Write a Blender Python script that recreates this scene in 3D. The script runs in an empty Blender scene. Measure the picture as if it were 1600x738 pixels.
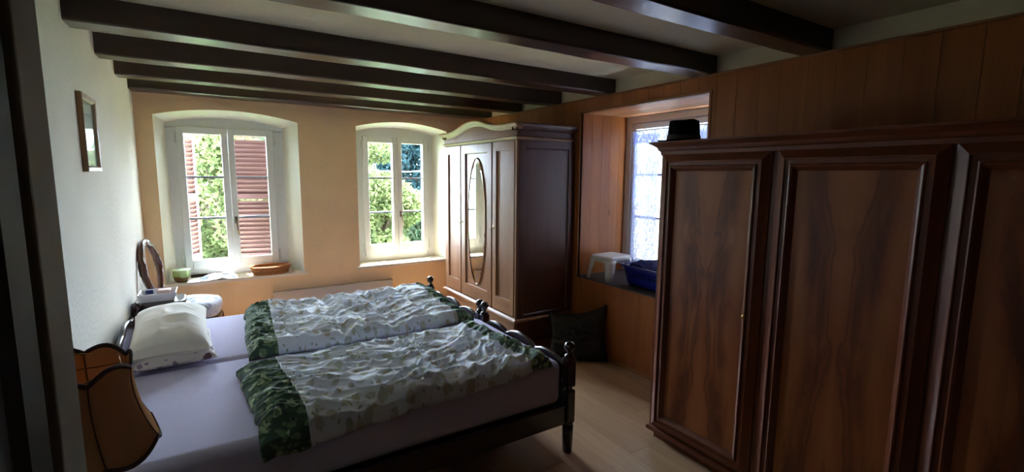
import bpy, bmesh, math, random
import numpy as np
from mathutils import Vector, Matrix

PI = math.pi
scene = bpy.context.scene
COL = scene.collection
random.seed(7)

# ------------------------------------------------------------------ camera
YAW, PITCH, ROLL, FPX = 0.565296, 0.126492, 0.0093256, 741.06
f = Vector((math.sin(YAW)*math.cos(PITCH), math.cos(YAW)*math.cos(PITCH), -math.sin(PITCH)))
r0 = Vector((math.cos(YAW), -math.sin(YAW), 0)); u0 = r0.cross(f)
r = r0*math.cos(ROLL) + u0*math.sin(ROLL)
u = u0*math.cos(ROLL) - r0*math.sin(ROLL)
cd = bpy.data.cameras.new('camera')
cd.sensor_fit = 'HORIZONTAL'; cd.sensor_width = 36.0
cd.lens = 36.0*FPX/1600.0
cd.clip_start = 0.03; cd.clip_end = 300
cam = bpy.data.objects.new('camera', cd); COL.objects.link(cam)
cam.matrix_world = Matrix(((r.x, u.x, -f.x, 0), (r.y, u.y, -f.y, 0), (r.z, u.z, -f.z, 1.6), (0, 0, 0, 1)))
scene.camera = cam

# ------------------------------------------------------------------ world, sun, portals, exposure
wd = bpy.data.worlds.new('world'); scene.world = wd; wd.use_nodes = True
bg = wd.node_tree.nodes['Background']
bg.inputs[0].default_value = (0.68, 0.82, 1.0, 1); bg.inputs[1].default_value = 9.0
sd = bpy.data.lights.new('sun', 'SUN'); sd.energy = 9.0; sd.angle = math.radians(0.8); sd.color = (1.0, 0.95, 0.86)
sun = bpy.data.objects.new('sun', sd); COL.objects.link(sun)
sun.rotation_euler = Vector((0.13, -0.5, -1.0)).to_track_quat('-Z', 'Y').to_euler()
def portal(loc, direction, w, h):
    a = bpy.data.lights.new('window_portal', 'AREA'); a.shape = 'RECTANGLE'; a.size = w; a.size_y = h
    a.cycles.is_portal = True
    o = bpy.data.objects.new('window_portal', a); COL.objects.link(o)
    o.location = loc; o.rotation_euler = Vector(direction).to_track_quat('-Z', 'Z').to_euler()
portal((0.17, 5.80, 1.35), (0, -1, 0), 1.0, 1.6)
portal((1.86, 5.80, 1.35), (0, -1, 0), 1.0, 1.6)
portal((3.72, 2.72, 1.42), (-1, 0, 0), 1.3, 1.5)
scene.view_settings.view_transform = 'Standard'
scene.view_settings.look = 'None'
scene.view_settings.gamma = 1.0
scene.view_settings.exposure = 3.25
scene.cycles.use_denoising = True
scene.cycles.max_bounces = 12
scene.cycles.diffuse_bounces = 8
scene.cycles.glossy_bounces = 5
scene.cycles.transparent_max_bounces = 24
scene.cycles.sample_clamp_indirect = 12.0
scene.cycles.caustics_reflective = False

# ------------------------------------------------------------------ materials
def lin(c):
    return tuple(((x/255)/12.92 if x/255 <= 0.04045 else ((x/255+0.055)/1.055)**2.4) for x in c) + (1,)
def newmat(name):
    m = bpy.data.materials.new(name); m.use_nodes = True
    nt = m.node_tree; return m, nt, nt.nodes['Principled BSDF']
def nd(nt, t, **kw):
    n = nt.nodes.new(t)
    for k, v in kw.items():
        if k in n.inputs.keys(): n.inputs[k].default_value = v
        else: setattr(n, k, v)
    return n
def coords(nt, scale=(1, 1, 1), kind='Object', rot=(0, 0, 0)):
    tc = nt.nodes.new('ShaderNodeTexCoord'); mp = nt.nodes.new('ShaderNodeMapping')
    mp.inputs['Scale'].default_value = scale; mp.inputs['Rotation'].default_value = rot
    nt.links.new(tc.outputs[kind], mp.inputs['Vector']); return mp.outputs[0]
def ramp(nt, fac, stops):
    rn = nt.nodes.new('ShaderNodeValToRGB')
    while len(rn.color_ramp.elements) < len(stops): rn.color_ramp.elements.new(0.5)
    for e, (p, c) in zip(rn.color_ramp.elements, stops): e.position = p; e.color = c
    nt.links.new(fac, rn.inputs[0]); return rn.outputs[0]
def bump(nt, bs, h, strength, dist=0.01):
    b = nt.nodes.new('ShaderNodeBump'); b.inputs['Strength'].default_value = strength; b.inputs['Distance'].default_value = dist
    nt.links.new(h, b.inputs['Height']); nt.links.new(b.outputs[0], bs.inputs['Normal'])
def mix(nt, fac, a, b, mode='MIX'):
    m = nt.nodes.new('ShaderNodeMix'); m.data_type = 'RGBA'; m.blend_type = mode
    for s, v in ((m.inputs[0], fac), (m.inputs[6], a), (m.inputs[7], b)):
        if hasattr(v, 'is_output'): nt.links.new(v, s)
        else: s.default_value = v
    return m.outputs[2]
def math_n(nt, op, a, b=0.0, c=0.0):
    m = nt.nodes.new('ShaderNodeMath'); m.operation = op
    for s, v in zip(m.inputs, (a, b, c)):
        if hasattr(v, 'is_output'): nt.links.new(v, s)
        else: s.default_value = v
    return m.outputs[0]

def plain(name, c, rough=0.6, spec=0.5, metal=0.0, bumps=None, vary=0.0):
    m, nt, bs = newmat(name)
    bs.inputs['Base Color'].default_value = lin(c); bs.inputs['Roughness'].default_value = rough
    bs.inputs['Metallic'].default_value = metal; bs.inputs['Specular IOR Level'].default_value = spec
    if bumps or vary:
        sc, st = bumps or (20, 0)
        n = nd(nt, 'ShaderNodeTexNoise', Scale=sc, Detail=5.0, Roughness=0.6); nt.links.new(coords(nt), n.inputs['Vector'])
        if st: bump(nt, bs, n.outputs[0], st)
        if vary:
            n2 = nd(nt, 'ShaderNodeTexNoise', Scale=2.3, Detail=4.0); nt.links.new(coords(nt), n2.inputs['Vector'])
            a = [x*(1-vary) for x in lin(c)[:3]]+[1]; b = [min(1, x*(1+vary)) for x in lin(c)[:3]]+[1]
            nt.links.new(ramp(nt, n2.outputs[0], [(0.3, a), (0.7, b)]), bs.inputs['Base Color'])
    return m

def wood(name, dark, light, axis='Z', fine=60, rough=0.4, spec=0.5, rnd=0.25, bumpy=0.15, knots=False, coat=0.0, mid=None, lo=0.3, hi=0.72):
    """grain runs along axis; object random varies tone per board"""
    m, nt, bs = newmat(name)
    s = {'X': (0.055, 1, 1), 'Y': (1, 0.055, 1), 'Z': (1, 1, 0.055)}[axis]
    tc = nt.nodes.new('ShaderNodeTexCoord'); oi = nt.nodes.new('ShaderNodeObjectInfo')
    off = nt.nodes.new('ShaderNodeVectorMath'); off.operation = 'SCALE'; off.inputs[0].default_value = (7.3, 5.1, 9.7)
    nt.links.new(oi.outputs['Random'], off.inputs['Scale'])
    add = nt.nodes.new('ShaderNodeVectorMath'); add.operation = 'ADD'
    nt.links.new(tc.outputs['Object'], add.inputs[0]); nt.links.new(off.outputs[0], add.inputs[1])
    mp = nt.nodes.new('ShaderNodeMapping'); mp.inputs['Scale'].default_value = s
    nt.links.new(add.outputs[0], mp.inputs[0])
    n1 = nd(nt, 'ShaderNodeTexNoise', Scale=fine*0.16, Detail=5.0, Roughness=0.6, Distortion=1.2); nt.links.new(mp.outputs[0], n1.inputs['Vector'])
    n2 = nd(nt, 'ShaderNodeTexNoise', Scale=float(fine*1.6), Detail=3.0, Roughness=0.7); nt.links.new(mp.outputs[0], n2.inputs['Vector'])
    fac = math_n(nt, 'ADD', math_n(nt, 'MULTIPLY', n1.outputs[0], 0.72), math_n(nt, 'MULTIPLY', n2.outputs[0], 0.28))
    stops = [(lo, lin(dark)), (hi, lin(light))]
    if mid: stops.insert(1, ((lo+hi)/2, lin(mid)))
    colr = ramp(nt, fac, stops)
    if knots:
        mk = nt.nodes.new('ShaderNodeMapping'); mk.inputs['Scale'].default_value = {'X': (0.45, 1, 1), 'Y': (1, 0.45, 1), 'Z': (1, 1, 0.45)}[axis]
        nt.links.new(add.outputs[0], mk.inputs[0])
        v = nd(nt, 'ShaderNodeTexVoronoi', Scale=3.1); nt.links.new(mk.outputs[0], v.inputs['Vector'])
        k = ramp(nt, v.outputs['Distance'], [(0.02, (1, 1, 1, 1)), (0.075, (0, 0, 0, 1))])
        colr = mix(nt, math_n(nt, 'MULTIPLY', k, 0.75), colr, [x*0.4 for x in lin(dark)[:3]]+[1])
    hsv = nt.nodes.new('ShaderNodeHueSaturation')
    nt.links.new(math_n(nt, 'MULTIPLY_ADD', oi.outputs['Random'], rnd*2, 1-rnd), hsv.inputs['Value'])
    nt.links.new(colr, hsv.inputs['Color']); nt.links.new(hsv.outputs[0], bs.inputs['Base Color'])
    bs.inputs['Roughness'].default_value = rough; bs.inputs['Specular IOR Level'].default_value = spec
    bs.inputs['Coat Weight'].default_value = coat; bs.inputs['Coat Roughness'].default_value = 0.25
    if bumpy: bump(nt, bs, fac, bumpy, 0.004)
    return m

def veneer(name, dark, mid, light, rough=0.3):
    """book-matched flame veneer, mirrored about the object's own centre line (local Y = 0)"""
    m, nt, bs = newmat(name)
    tc = nt.nodes.new('ShaderNodeTexCoord'); sp = nt.nodes.new('ShaderNodeSeparateXYZ'); nt.links.new(tc.outputs['Object'], sp.inputs[0])
    oi = nt.nodes.new('ShaderNodeObjectInfo')
    ay = math_n(nt, 'ABSOLUTE', sp.outputs['Y'])
    cb = nt.nodes.new('ShaderNodeCombineXYZ')
    nt.links.new(math_n(nt, 'MULTIPLY', oi.outputs['Random'], 11.0), cb.inputs[0]); nt.links.new(ay, cb.inputs[1]); nt.links.new(math_n(nt, 'MULTIPLY', sp.outputs['Z'], 0.30), cb.inputs[2])
    n = nd(nt, 'ShaderNodeTexNoise', Scale=7.5, Detail=4.0, Roughness=0.5, Distortion=0.9); nt.links.new(cb.outputs[0], n.inputs['Vector'])
    # flame: rings pinched towards the middle height
    z = sp.outputs['Z']
    pinch = math_n(nt, 'MULTIPLY', math_n(nt, 'ABSOLUTE', math_n(nt, 'ADD', z, 0.05)), -0.13)
    wv = math_n(nt, 'SINE', math_n(nt, 'MULTIPLY', math_n(nt, 'ADD', math_n(nt, 'ADD', ay, pinch), math_n(nt, 'MULTIPLY', n.outputs[0], 0.20)), 34.0))
    w01 = math_n(nt, 'MULTIPLY_ADD', wv, 0.5, 0.5)
    fac = math_n(nt, 'ADD', math_n(nt, 'MULTIPLY', n.outputs[0], 0.76), math_n(nt, 'MULTIPLY', w01, 0.24))
    cb2 = nt.nodes.new('ShaderNodeCombineXYZ'); nt.links.new(ay, cb2.inputs[1]); nt.links.new(math_n(nt, 'MULTIPLY', z, 0.06), cb2.inputs[2])
    n2 = nd(nt, 'ShaderNodeTexNoise', Scale=90.0, Detail=3.0); nt.links.new(cb2.outputs[0], n2.inputs['Vector'])
    fac = math_n(nt, 'ADD', fac, math_n(nt, 'MULTIPLY_ADD', n2.outputs[0], 0.16, -0.08))
    c = ramp(nt, fac, [(0.26, lin(dark)), (0.46, lin(mid)), (0.75, lin(light))])
    # dark heartwood lines curving in an hourglass on both sides of the joint
    az = math_n(nt, 'ABSOLUTE', math_n(nt, 'ADD', z, 0.02))
    nz_ = math_n(nt, 'MULTIPLY_ADD', n.outputs[0], 0.16, -0.08)
    for w0, k_, wid, amt in ((0.018, 0.115, 0.010, 0.60), (0.060, 0.075, 0.026, 0.45), (0.115, 0.060, 0.030, 0.35)):
        tgt = math_n(nt, 'ADD', math_n(nt, 'MULTIPLY_ADD', math_n(nt, 'POWER', az, 1.3), k_, w0), nz_)
        dd = math_n(nt, 'DIVIDE', math_n(nt, 'ABSOLUTE', math_n(nt, 'SUBTRACT', ay, tgt)), wid)
        lf = math_n(nt, 'MULTIPLY', math_n(nt, 'MAXIMUM', math_n(nt, 'SUBTRACT', 1.0, dd), 0.0), amt)
        c = mix(nt, lf, c, [x*0.55 for x in lin(dark)[:3]]+[1])
    nt.links.new(c, bs.inputs['Base Color']); bs.inputs['Roughness'].default_value = rough
    bs.inputs['Coat Weight'].default_value = 0.05; bs.inputs['Coat Roughness'].default_value = 0.35
    return m

def fabric_print(name, base, spots, scale=14, thr=0.35, rough=0.85, stretch=(1, 1, 1), second=None, bumpst=0.2):
    m, nt, bs = newmat(name)
    co = coords(nt, stretch)
    dn = nd(nt, 'ShaderNodeTexNoise', Scale=18.0, Detail=2.0); nt.links.new(co, dn.inputs['Vector'])
    ad = nt.nodes.new('ShaderNodeVectorMath'); ad.operation = 'MULTIPLY_ADD'; ad.inputs[1].default_value = (0.05, 0.05, 0.05)
    nt.links.new(dn.outputs['Color'], ad.inputs[0]); nt.links.new(co, ad.inputs[2])
    c = lin(base)
    cur = None
    for i, (colr, s, t) in enumerate(spots):
        v = nd(nt, 'ShaderNodeTexVoronoi', Scale=float(s)); nt.links.new(ad.outputs[0], v.inputs['Vector'])
        k = ramp(nt, v.outputs['Distance'], [(max(0, t-0.05), (1, 1, 1, 1)), (t, (0, 0, 0, 1))])
        sel = nt.nodes.new('ShaderNodeSeparateColor'); nt.links.new(v.outputs['Color'], sel.inputs[0])
        k = math_n(nt, 'MULTIPLY', k, math_n(nt, 'GREATER_THAN', sel.outputs[i % 3], 0.25))
        cur = mix(nt, k, cur if cur is not None else c, lin(colr))
    if second:
        n3 = nd(nt, 'ShaderNodeTexNoise', Scale=3.0, Detail=2.0); nt.links.new(co, n3.inputs['Vector'])
        cur = mix(nt, ramp(nt, n3.outputs[0], [(0.5, (0, 0, 0, 1)), (0.62, (0.7, 0.7, 0.7, 1))]), cur, lin(second), 'MULTIPLY')
    nt.links.new(cur, bs.inputs['Base Color']); bs.inputs['Roughness'].default_value = rough
    bs.inputs['Sheen Weight'].default_value = 0.15
    wv = nd(nt, 'ShaderNodeTexNoise', Scale=320.0, Detail=2.0); nt.links.new(coords(nt), wv.inputs['Vector'])
    bump(nt, bs, wv.outputs[0], bumpst, 0.002)
    return m

def two_layer(name, frac_transparent, colr, translucent=0.5, lace=None):
    m = bpy.data.materials.new(name); m.use_nodes = True; nt = m.node_tree; nt.nodes.clear()
    out = nt.nodes.new('ShaderNodeOutputMaterial')
    d = nt.nodes.new('ShaderNodeBsdfDiffuse'); d.inputs[0].default_value = lin(colr)
    t = nt.nodes.new('ShaderNodeBsdfTranslucent'); t.inputs[0].default_value = lin(colr)
    mx = nt.nodes.new('ShaderNodeMixShader'); mx.inputs[0].default_value = translucent
    nt.links.new(d.outputs[0], mx.inputs[1]); nt.links.new(t.outputs[0], mx.inputs[2])
    tr = nt.nodes.new('ShaderNodeBsdfTransparent'); m2 = nt.nodes.new('ShaderNodeMixShader')
    m2.inputs[0].default_value = frac_transparent
    if lace:
        v = nd(nt, 'ShaderNodeTexVoronoi', Scale=float(lace)); nt.links.new(coords(nt), v.inputs['Vector'])
        rr = ramp(nt, v.outputs['Distance'], [(0.25, (frac_transparent+0.25,)*3+(1,)), (0.5, (max(0, frac_transparent-0.25),)*3+(1,))])
        nt.links.new(rr, m2.inputs[0])
    nt.links.new(mx.outputs[0], m2.inputs[1]); nt.links.new(tr.outputs[0], m2.inputs[2])
    nt.links.new(m2.outputs[0], out.inputs[0]); return m

def glass_mat(name):
    m = bpy.data.materials.new(name); m.use_nodes = True; nt = m.node_tree; nt.nodes.clear()
    out = nt.nodes.new('ShaderNodeOutputMaterial'); tr = nt.nodes.new('ShaderNodeBsdfTransparent'); tr.inputs[0].default_value = (0.97, 0.98, 0.98, 1)
    gl = nt.nodes.new('ShaderNodeBsdfGlossy'); gl.inputs['Roughness'].default_value = 0.02
    fr = nt.nodes.new('ShaderNodeLayerWeight'); fc = math_n(nt, 'MULTIPLY_ADD', math_n(nt, 'POWER', fr.outputs['Facing'], 5.0), 0.5, 0.03)
    mx = nt.nodes.new('ShaderNodeMixShader'); nt.links.new(fc, mx.inputs[0])
    nt.links.new(tr.outputs[0], mx.inputs[1]); nt.links.new(gl.outputs[0], mx.inputs[2]); nt.links.new(mx.outputs[0], out.inputs[0]); return m

def leaf_mat(name, c1, c2, tr=0.45):
    m = bpy.data.materials.new(name); m.use_nodes = True; nt = m.node_tree; nt.nodes.clear()
    out = nt.nodes.new('ShaderNodeOutputMaterial')
    n = nd(nt, 'ShaderNodeTexNoise', Scale=2.2, Detail=6.0, Roughness=0.8); nt.links.new(coords(nt), n.inputs['Vector'])
    c = ramp(nt, n.outputs[0], [(0.35, lin(c1)), (0.65, lin(c2))])
    d = nt.nodes.new('ShaderNodeBsdfDiffuse'); t = nt.nodes.new('ShaderNodeBsdfTranslucent')
    nt.links.new(c, d.inputs[0]); nt.links.new(c, t.inputs[0])
    mx = nt.nodes.new('ShaderNodeMixShader'); mx.inputs[0].default_value = tr
    nt.links.new(d.outputs[0], mx.inputs[1]); nt.links.new(t.outputs[0], mx.inputs[2]); nt.links.new(mx.outputs[0], out.inputs[0]); return m

M = {}
M['plaster'] = plain('left_plaster', (234, 230, 218), 0.9, 0.2, bumps=(38, 0.35), vary=0.03)
M['peach'] = plain('peach_plaster', (228, 198, 156), 0.9, 0.2, bumps=(30, 0.25), vary=0.06)
M['reveal'] = plain('reveal_paint', (210, 208, 190), 0.7, 0.3, bumps=(15, 0.08))
M['ceiling'] = plain('ceiling_plaster', (214, 204, 178), 0.9, 0.2, bumps=(25, 0.25), vary=0.05)
M['beam'] = wood('beam_wood', (34, 12, 9), (60, 24, 17), 'X', 50, 0.30, 0.6, 0.15, 0.4, knots=True, coat=0.3)
M['pine'] = wood('panel_wood', (142, 82, 38), (180, 112, 58), 'Z', 40, 0.42, 0.4, 0.10, 0.1, knots=True, mid=(162, 96, 46))
M['pine_y'] = wood('panel_wood_along', (140, 88, 52), (176, 120, 76), 'Y', 40, 0.42, 0.4, 0.10, 0.1, knots=True)
M['floor'] = wood('floor_wood', (166, 130, 98), (198, 164, 128), 'Y', 45, 0.34, 0.5, 0.10, 0.05)
M['floorbase'] = plain('floor_base', (70, 48, 32), 0.9)
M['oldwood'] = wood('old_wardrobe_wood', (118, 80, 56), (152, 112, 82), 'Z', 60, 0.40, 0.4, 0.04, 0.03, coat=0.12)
M['oldside_shaded'] = wood('old_wardrobe_shaded_side_wood', (66, 38, 28), (90, 56, 42), 'Z', 60, 0.4, 0.5, 0.04, 0.03, coat=0.15)  # darker side timber, part of the side's shade painted into its colour
M['oldwood_y'] = wood('old_wardrobe_wood_across', (118, 80, 56), (152, 112, 82), 'Y', 60, 0.42, 0.35, 0.04, 0.03, coat=0.08)
M['bigwood'] = wood('big_wardrobe_wood', (94, 43, 22), (122, 60, 32), 'Z', 50, 0.36, 0.5, 0.04, 0.04, coat=0.08)
M['bigwood_y'] = wood('big_wardrobe_wood_across', (94, 43, 22), (122, 60, 32), 'Y', 50, 0.36, 0.5, 0.04, 0.04, coat=0.08)
M['veneer'] = veneer('flame_veneer', (94, 42, 20), (142, 76, 38), (164, 100, 54), 0.40)
M['bedwood'] = wood('bed_wood', (26, 10, 8), (48, 20, 14), 'X', 60, 0.22, 0.6, 0.1, 0.05, coat=0.4)
M['chairwood'] = wood('chair_wood', (66, 32, 22), (104, 56, 40), 'Z', 60, 0.22, 0.6, 0.05, 0.05, coat=0.5)
M['dark'] = plain('dark_gap', (18, 10, 8), 0.9)
M['white'] = plain('window_white', (218, 219, 214), 0.35, 0.5)
M['glass'] = glass_mat('pane_glass')
M['bar'] = plain('bar_grey', (150, 160, 175), 0.5)
M['handle'] = plain('handle_bronze', (120, 105, 85), 0.35, 0.5, 0.8)
M['radiator'] = plain('radiator_paint', (186, 176, 164), 0.5)
M['shutter'] = wood('shutter_red', (84, 56, 58), (106, 76, 76), 'X', 30, 0.45, 0.3, 0.03, 0.1)
M['sheet'] = plain('lavender_sheet', (208, 204, 232), 0.9, 0.1, bumps=(8, 0.35))
M['brass'] = plain('brass', (150, 110, 60), 0.3, 0.5, 0.9)
M['mirror'] = plain('mirror_glass', (235, 238, 235), 0.02, 0.5, 1.0)
M['jamb'] = plain('jamb_paint', (150, 147, 138), 0.7, 0.3, bumps=(150, 0.15))
M['jambdark'] = plain('dark_door_wood', (24, 18, 15), 0.6)
M['backwood'] = plain('dark_cladding', (58, 38, 26), 0.7)
M['outer'] = plain('outer_wall', (225, 215, 190), 0.9)

# ------------------------------------------------------------------ mesh helpers
class MB:
    def __init__(s): s.v = []; s.f = []; s.sm = []
    def add(s, vs, fs, smooth=False):
        n = len(s.v); s.v += [tuple(a) for a in vs]; s.f += [tuple(i+n for i in q) for q in fs]; s.sm += [smooth]*len(fs); return s
    def box(s, x0, x1, y0, y1, z0, z1):
        v = [(x, y, z) for x in (x0, x1) for y in (y0, y1) for z in (z0, z1)]
        return s.add(v, [(0, 1, 3, 2), (4, 6, 7, 5), (0, 4, 5, 1), (2, 3, 7, 6), (0, 2, 6, 4), (1, 5, 7, 3)])
    def grid(s, P, closed_u=False, closed_v=False, smooth=True, caps=False):
        nu, nv = len(P), len(P[0]); vs = [p for row in P for p in row]; fs = []
        for i in range(nu if closed_u else nu-1):
            for j in range(nv if closed_v else nv-1):
                a, b = i, (i+1) % nu; c, d = j, (j+1) % nv
                fs.append((a*nv+c, b*nv+c, b*nv+d, a*nv+d))
        if caps:
            fs.append(tuple(range(nv-1, -1, -1))); fs.append(tuple((nu-1)*nv+j for j in range(nv)))
        return s.add(vs, fs, smooth)
    def lathe(s, c, prof, n=20, axis='Z', sx=1.0, sy=1.0, smooth=True):
        P = []
        for (rr, h) in prof:
            row = []
            for k in range(n):
                a = 2*PI*k/n; x, y = rr*math.cos(a)*sx, rr*math.sin(a)*sy
                row.append({'Z': (c[0]+x, c[1]+y, c[2]+h), 'X': (c[0]+h, c[1]+x, c[2]+y), 'Y': (c[0]+x, c[1]+h, c[2]+y)}[axis])
            P.append(row)
        return s.grid(P, closed_v=True, smooth=smooth, caps=True)
    def tube(s, pts, rad, n=8, closed=False, flat=1.0):
        pts = [Vector(p) for p in pts]; P = []; N = len(pts); up = Vector((0, 0, 1))
        for i, p in enumerate(pts):
            t = (pts[(i+1) % N] - pts[i-1]) if closed else (pts[min(i+1, N-1)] - pts[max(i-1, 0)])
            t.normalize(); ref = up if abs(t.dot(up)) < 0.95 else Vector((1, 0, 0))
            a = t.cross(ref).normalized(); b = a.cross(t)
            rr = rad[i] if isinstance(rad, (list, tuple)) else rad
            P.append([p + a*math.cos(2*PI*k/n)*rr + b*math.sin(2*PI*k/n)*rr*flat for k in range(n)])
        return s.grid(P, closed_u=closed, closed_v=True, caps=not closed)
    def prism(s, poly, fn, d0, d1, smooth=False):
        """poly of 2-D points; fn(a, b, depth) -> point"""
        n = len(poly); v = [fn(a, b, d0) for a, b in poly] + [fn(a, b, d1) for a, b in poly]
        fs = [tuple(range(n-1, -1, -1)), tuple(range(n, 2*n))] + [(i, (i+1) % n, n+(i+1) % n, n+i) for i in range(n)]
        return s.add(v, fs, smooth)
    def strip(s, a, b, smooth=False, closed=False):
        n = len(a); return s.add(list(a)+list(b), [(i, (i+1) % n, n+(i+1) % n, n+i) for i in range(n if closed else n-1)], smooth)
    def rings(s, rect, prof, fn, fill=False, closed=True):
        """mitred rectangular moulding: rect (a0,a1,b0,b1); prof [(inset, height)]; fn(a,b,h) -> point"""
        a0, a1, b0, b1 = rect; P = []
        for ins, h in prof:
            P.append([fn(a0+ins, b0+ins, h), fn(a1-ins, b0+ins, h), fn(a1-ins, b1-ins, h), fn(a0+ins, b1-ins, h)])
        s.grid(P, closed_v=True, smooth=False)
        if fill: s.add(P[-1], [(0, 1, 2, 3)])
        return s

def build(name, mb, mat, parent=None, bevel=0.0, origin=None, recalc=True, local=False, solid=0.0, sub=0):
    me = bpy.data.meshes.new(name); me.from_pydata([tuple(v) for v in mb.v], [], mb.f)
    me.polygons.foreach_set('use_smooth', mb.sm)
    if recalc:
        bm = bmesh.new(); bm.from_mesh(me); bmesh.ops.recalc_face_normals(bm, faces=bm.faces); bm.to_mesh(me); bm.free()
    me.materials.append(mat)
    o = bpy.data.objects.new(name, me); COL.objects.link(o)
    base = Vector((0, 0, 0))
    if parent is not None:
        o.parent = parent
        q = parent; 
        while q is not None: base += Vector(q.location); q = q.parent
    if origin is not None: O = Vector(origin)
    else: O = base
    if local: O = Vector((0, 0, 0))
    if O.length > 0: me.transform(Matrix.Translation(-O))
    if not local: o.location = O - base
    if bevel:
        b = o.modifiers.new('edge', 'BEVEL'); b.width = bevel; b.segments = 2; b.limit_method = 'ANGLE'
    if solid:
        b = o.modifiers.new('thick', 'SOLIDIFY'); b.thickness = solid; b.offset = 0
    if sub:
        b = o.modifiers.new('soft', 'SUBSURF'); b.levels = sub; b.render_levels = sub
    return o
def thing(name, label, cat, loc=(0, 0, 0), rz=0.0, group=None):
    o = bpy.data.objects.new(name, None); COL.objects.link(o); o.empty_display_size = 0.05
    o.location = loc; o.rotation_euler = (0, 0, rz); o['label'] = label; o['category'] = cat
    if group: o['group'] = group
    return o
def tag(o, label, cat, group=None):
    o['label'] = label; o['category'] = cat
    if group: o['group'] = group
    return o
def struct(o, label=None, cat=None):
    o['kind'] = 'structure'
    if label: o['label'] = label
    if cat: o['category'] = cat
    return o
def B(*a): return MB().box(*a)

# value noise for cloth
_rng = np.random.RandomState(5); _tab = _rng.rand(256, 256)
def vnoise(x, y):
    xi = np.floor(x).astype(int); yi = np.floor(y).astype(int); fx = x-xi; fy = y-yi
    fx = fx*fx*(3-2*fx); fy = fy*fy*(3-2*fy)
    g = lambda a, b: _tab[a % 256, b % 256]
    return (g(xi, yi)*(1-fx)+g(xi+1, yi)*fx)*(1-fy) + (g(xi, yi+1)*(1-fx)+g(xi+1, yi+1)*fx)*fy
def ridge(x, y): return 1-np.abs(2*vnoise(x, y)-1)

# ================================================================== SETTING
XL, XR, YW, HB, HC = -0.52, 2.86, 5.25, 2.28, 2.40
YB = -1.0
# floor with separate planks
fl = build('floor', B(XL-0.1, 3.0, YB-0.1, YW+0.3, -0.10, -0.012), M['floorbase']); struct(fl, 'pale laminate floor of long wooden boards', 'floor')
pw, pl = 0.192, 1.28
k = 0; x = XL+0.001
while x < XR+0.02:
    y = YB - (0.37*k % 1)*pl
    while y < YW:
        y0, y1 = max(y, YB), min(y+pl, YW); x1 = min(x+pw, 2.875)
        if y1-y0 > 0.02:
            build('plank', B(x+0.0008, x1-0.0008, y0+0.0008, y1-0.0008, -0.012, 0.0), M['floor'], fl, origin=((x+x1)/2, (y0+y1)/2, 0))
        y += pl
    x += pw; k += 1
# ceiling
struct(build('ceiling', B(XL-0.1, 3.2, YB-0.1, YW+0.3, HC, HC+0.12), M['ceiling']), 'cream plaster ceiling between the dark beams', 'ceiling')
# left wall
struct(build('wall_left', B(XL-0.12, XL, YB-0.1, YW+0.3, 0, HC), M['plaster']), 'rough white plaster wall behind the bed heads', 'wall')
struct(build('wall_back', B(XL-0.1, 3.0, YB-0.12, YB, 0, HC), M['backwood']), 'dark wood clad wall behind the viewer', 'wall')
struct(build('eaves_light_blocker', B(-1.4, 4.35, -1.6, 5.98, 2.92, 3.06), M['backwood']), 'added unseen eaves slab that cuts sky light into the niche window', 'roof')  # unseen eaves added to block sky light reaching the niche window

# ---- window wall with two arched, splayed openings
def arch(x0, x1, zs, za, n=14):
    """points along the arch from right springer to left springer"""
    w = (x1-x0)/2; h = za-zs; R = (w*w+h*h)/(2*h); cx = (x0+x1)/2; cz = za-R; a = math.asin(w/R)
    return [(cx+R*math.sin(a-2*a*i/n), cz+R*math.cos(a-2*a*i/n)) for i in range(n+1)]
W1 = dict(f=(-0.39, 0.775, 0.59, 2.105, 2.178), b=(-0.322, 0.662, 0.59, 2.06, 2.125), s=(-0.245, 0.57))
W2 = dict(f=(1.345, 2.40, 0.59, 2.108, 2.18), b=(1.388, 2.325, 0.59, 2.075, 2.135), s=(1.475, 2.252))
ZS0, ZS1, YF = 0.66, 2.03, 5.5
mb = MB()
yw = YW
mb.add([(XL-.1, yw, 0), (3.0, yw, 0), (3.0, yw, 0.59), (XL-.1, yw, 0.59)], [(0, 1, 2, 3)])
for xa, xb in ((XL-.1, -0.39), (0.775, 1.345), (2.40, 3.0)):
    mb.add([(xa, yw, 0.59), (xb, yw, 0.59), (xb, yw, HC), (xa, yw, HC)], [(0, 1, 2, 3)])
for W in (W1, W2):
    x0, x1, z0, zs, za = W['f']; A = arch(x0, x1, zs, za)
    mb.strip([(a, yw, b) for a, b in A], [(a, yw, HC) for a, b in A])
ww = build('wall_window_side', mb, M['peach'], recalc=False)
struct(ww, 'peach plaster wall with the two arched windows', 'wall')
def opening_poly(t):
    x0, x1, z0, zs, za = t; return [(x1, z0)] + arch(x0, x1, zs, za) + [(x0, z0)]
for n_, W in ((1, W1), (2, W2)):
    pf, pb = opening_poly(W['f']), opening_poly(W['b'])
    mb = MB().strip([(a, YW, b) for a, b in pf], [(a, YF+0.005, b) for a, b in pb])
    struct(build('trim_%d' % n_, mb, M['reveal'], recalc=False), 'pale splayed plaster reveal around %s' % ('the window with shutters' if n_ == 1 else 'the window beside the old wardrobe'), 'window reveal')
    # sill board
    x0, x1 = W['f'][:2]
    sb = MB().prism([(x0-0.03, YW-0.035), (x1+0.03, YW-0.035), (x1+0.03, YW), (x1, YW), (W['b'][1], YF+0.01), (W['b'][0], YF+0.01), (x0, YW), (x0-0.03, YW)], lambda a, b, d: (a, b, d), 0.56, 0.592)
    struct(build('trim_%d' % (n_+2), sb, plain('sill_stone%d' % n_, (214, 202, 182), 0.45, 0.5, bumps=(6, 0.05)), bevel=0.006),
           'pale sill board under %s' % ('the window with shutters' if n_ == 1 else 'the window beside the old wardrobe'), 'window sill')
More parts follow.
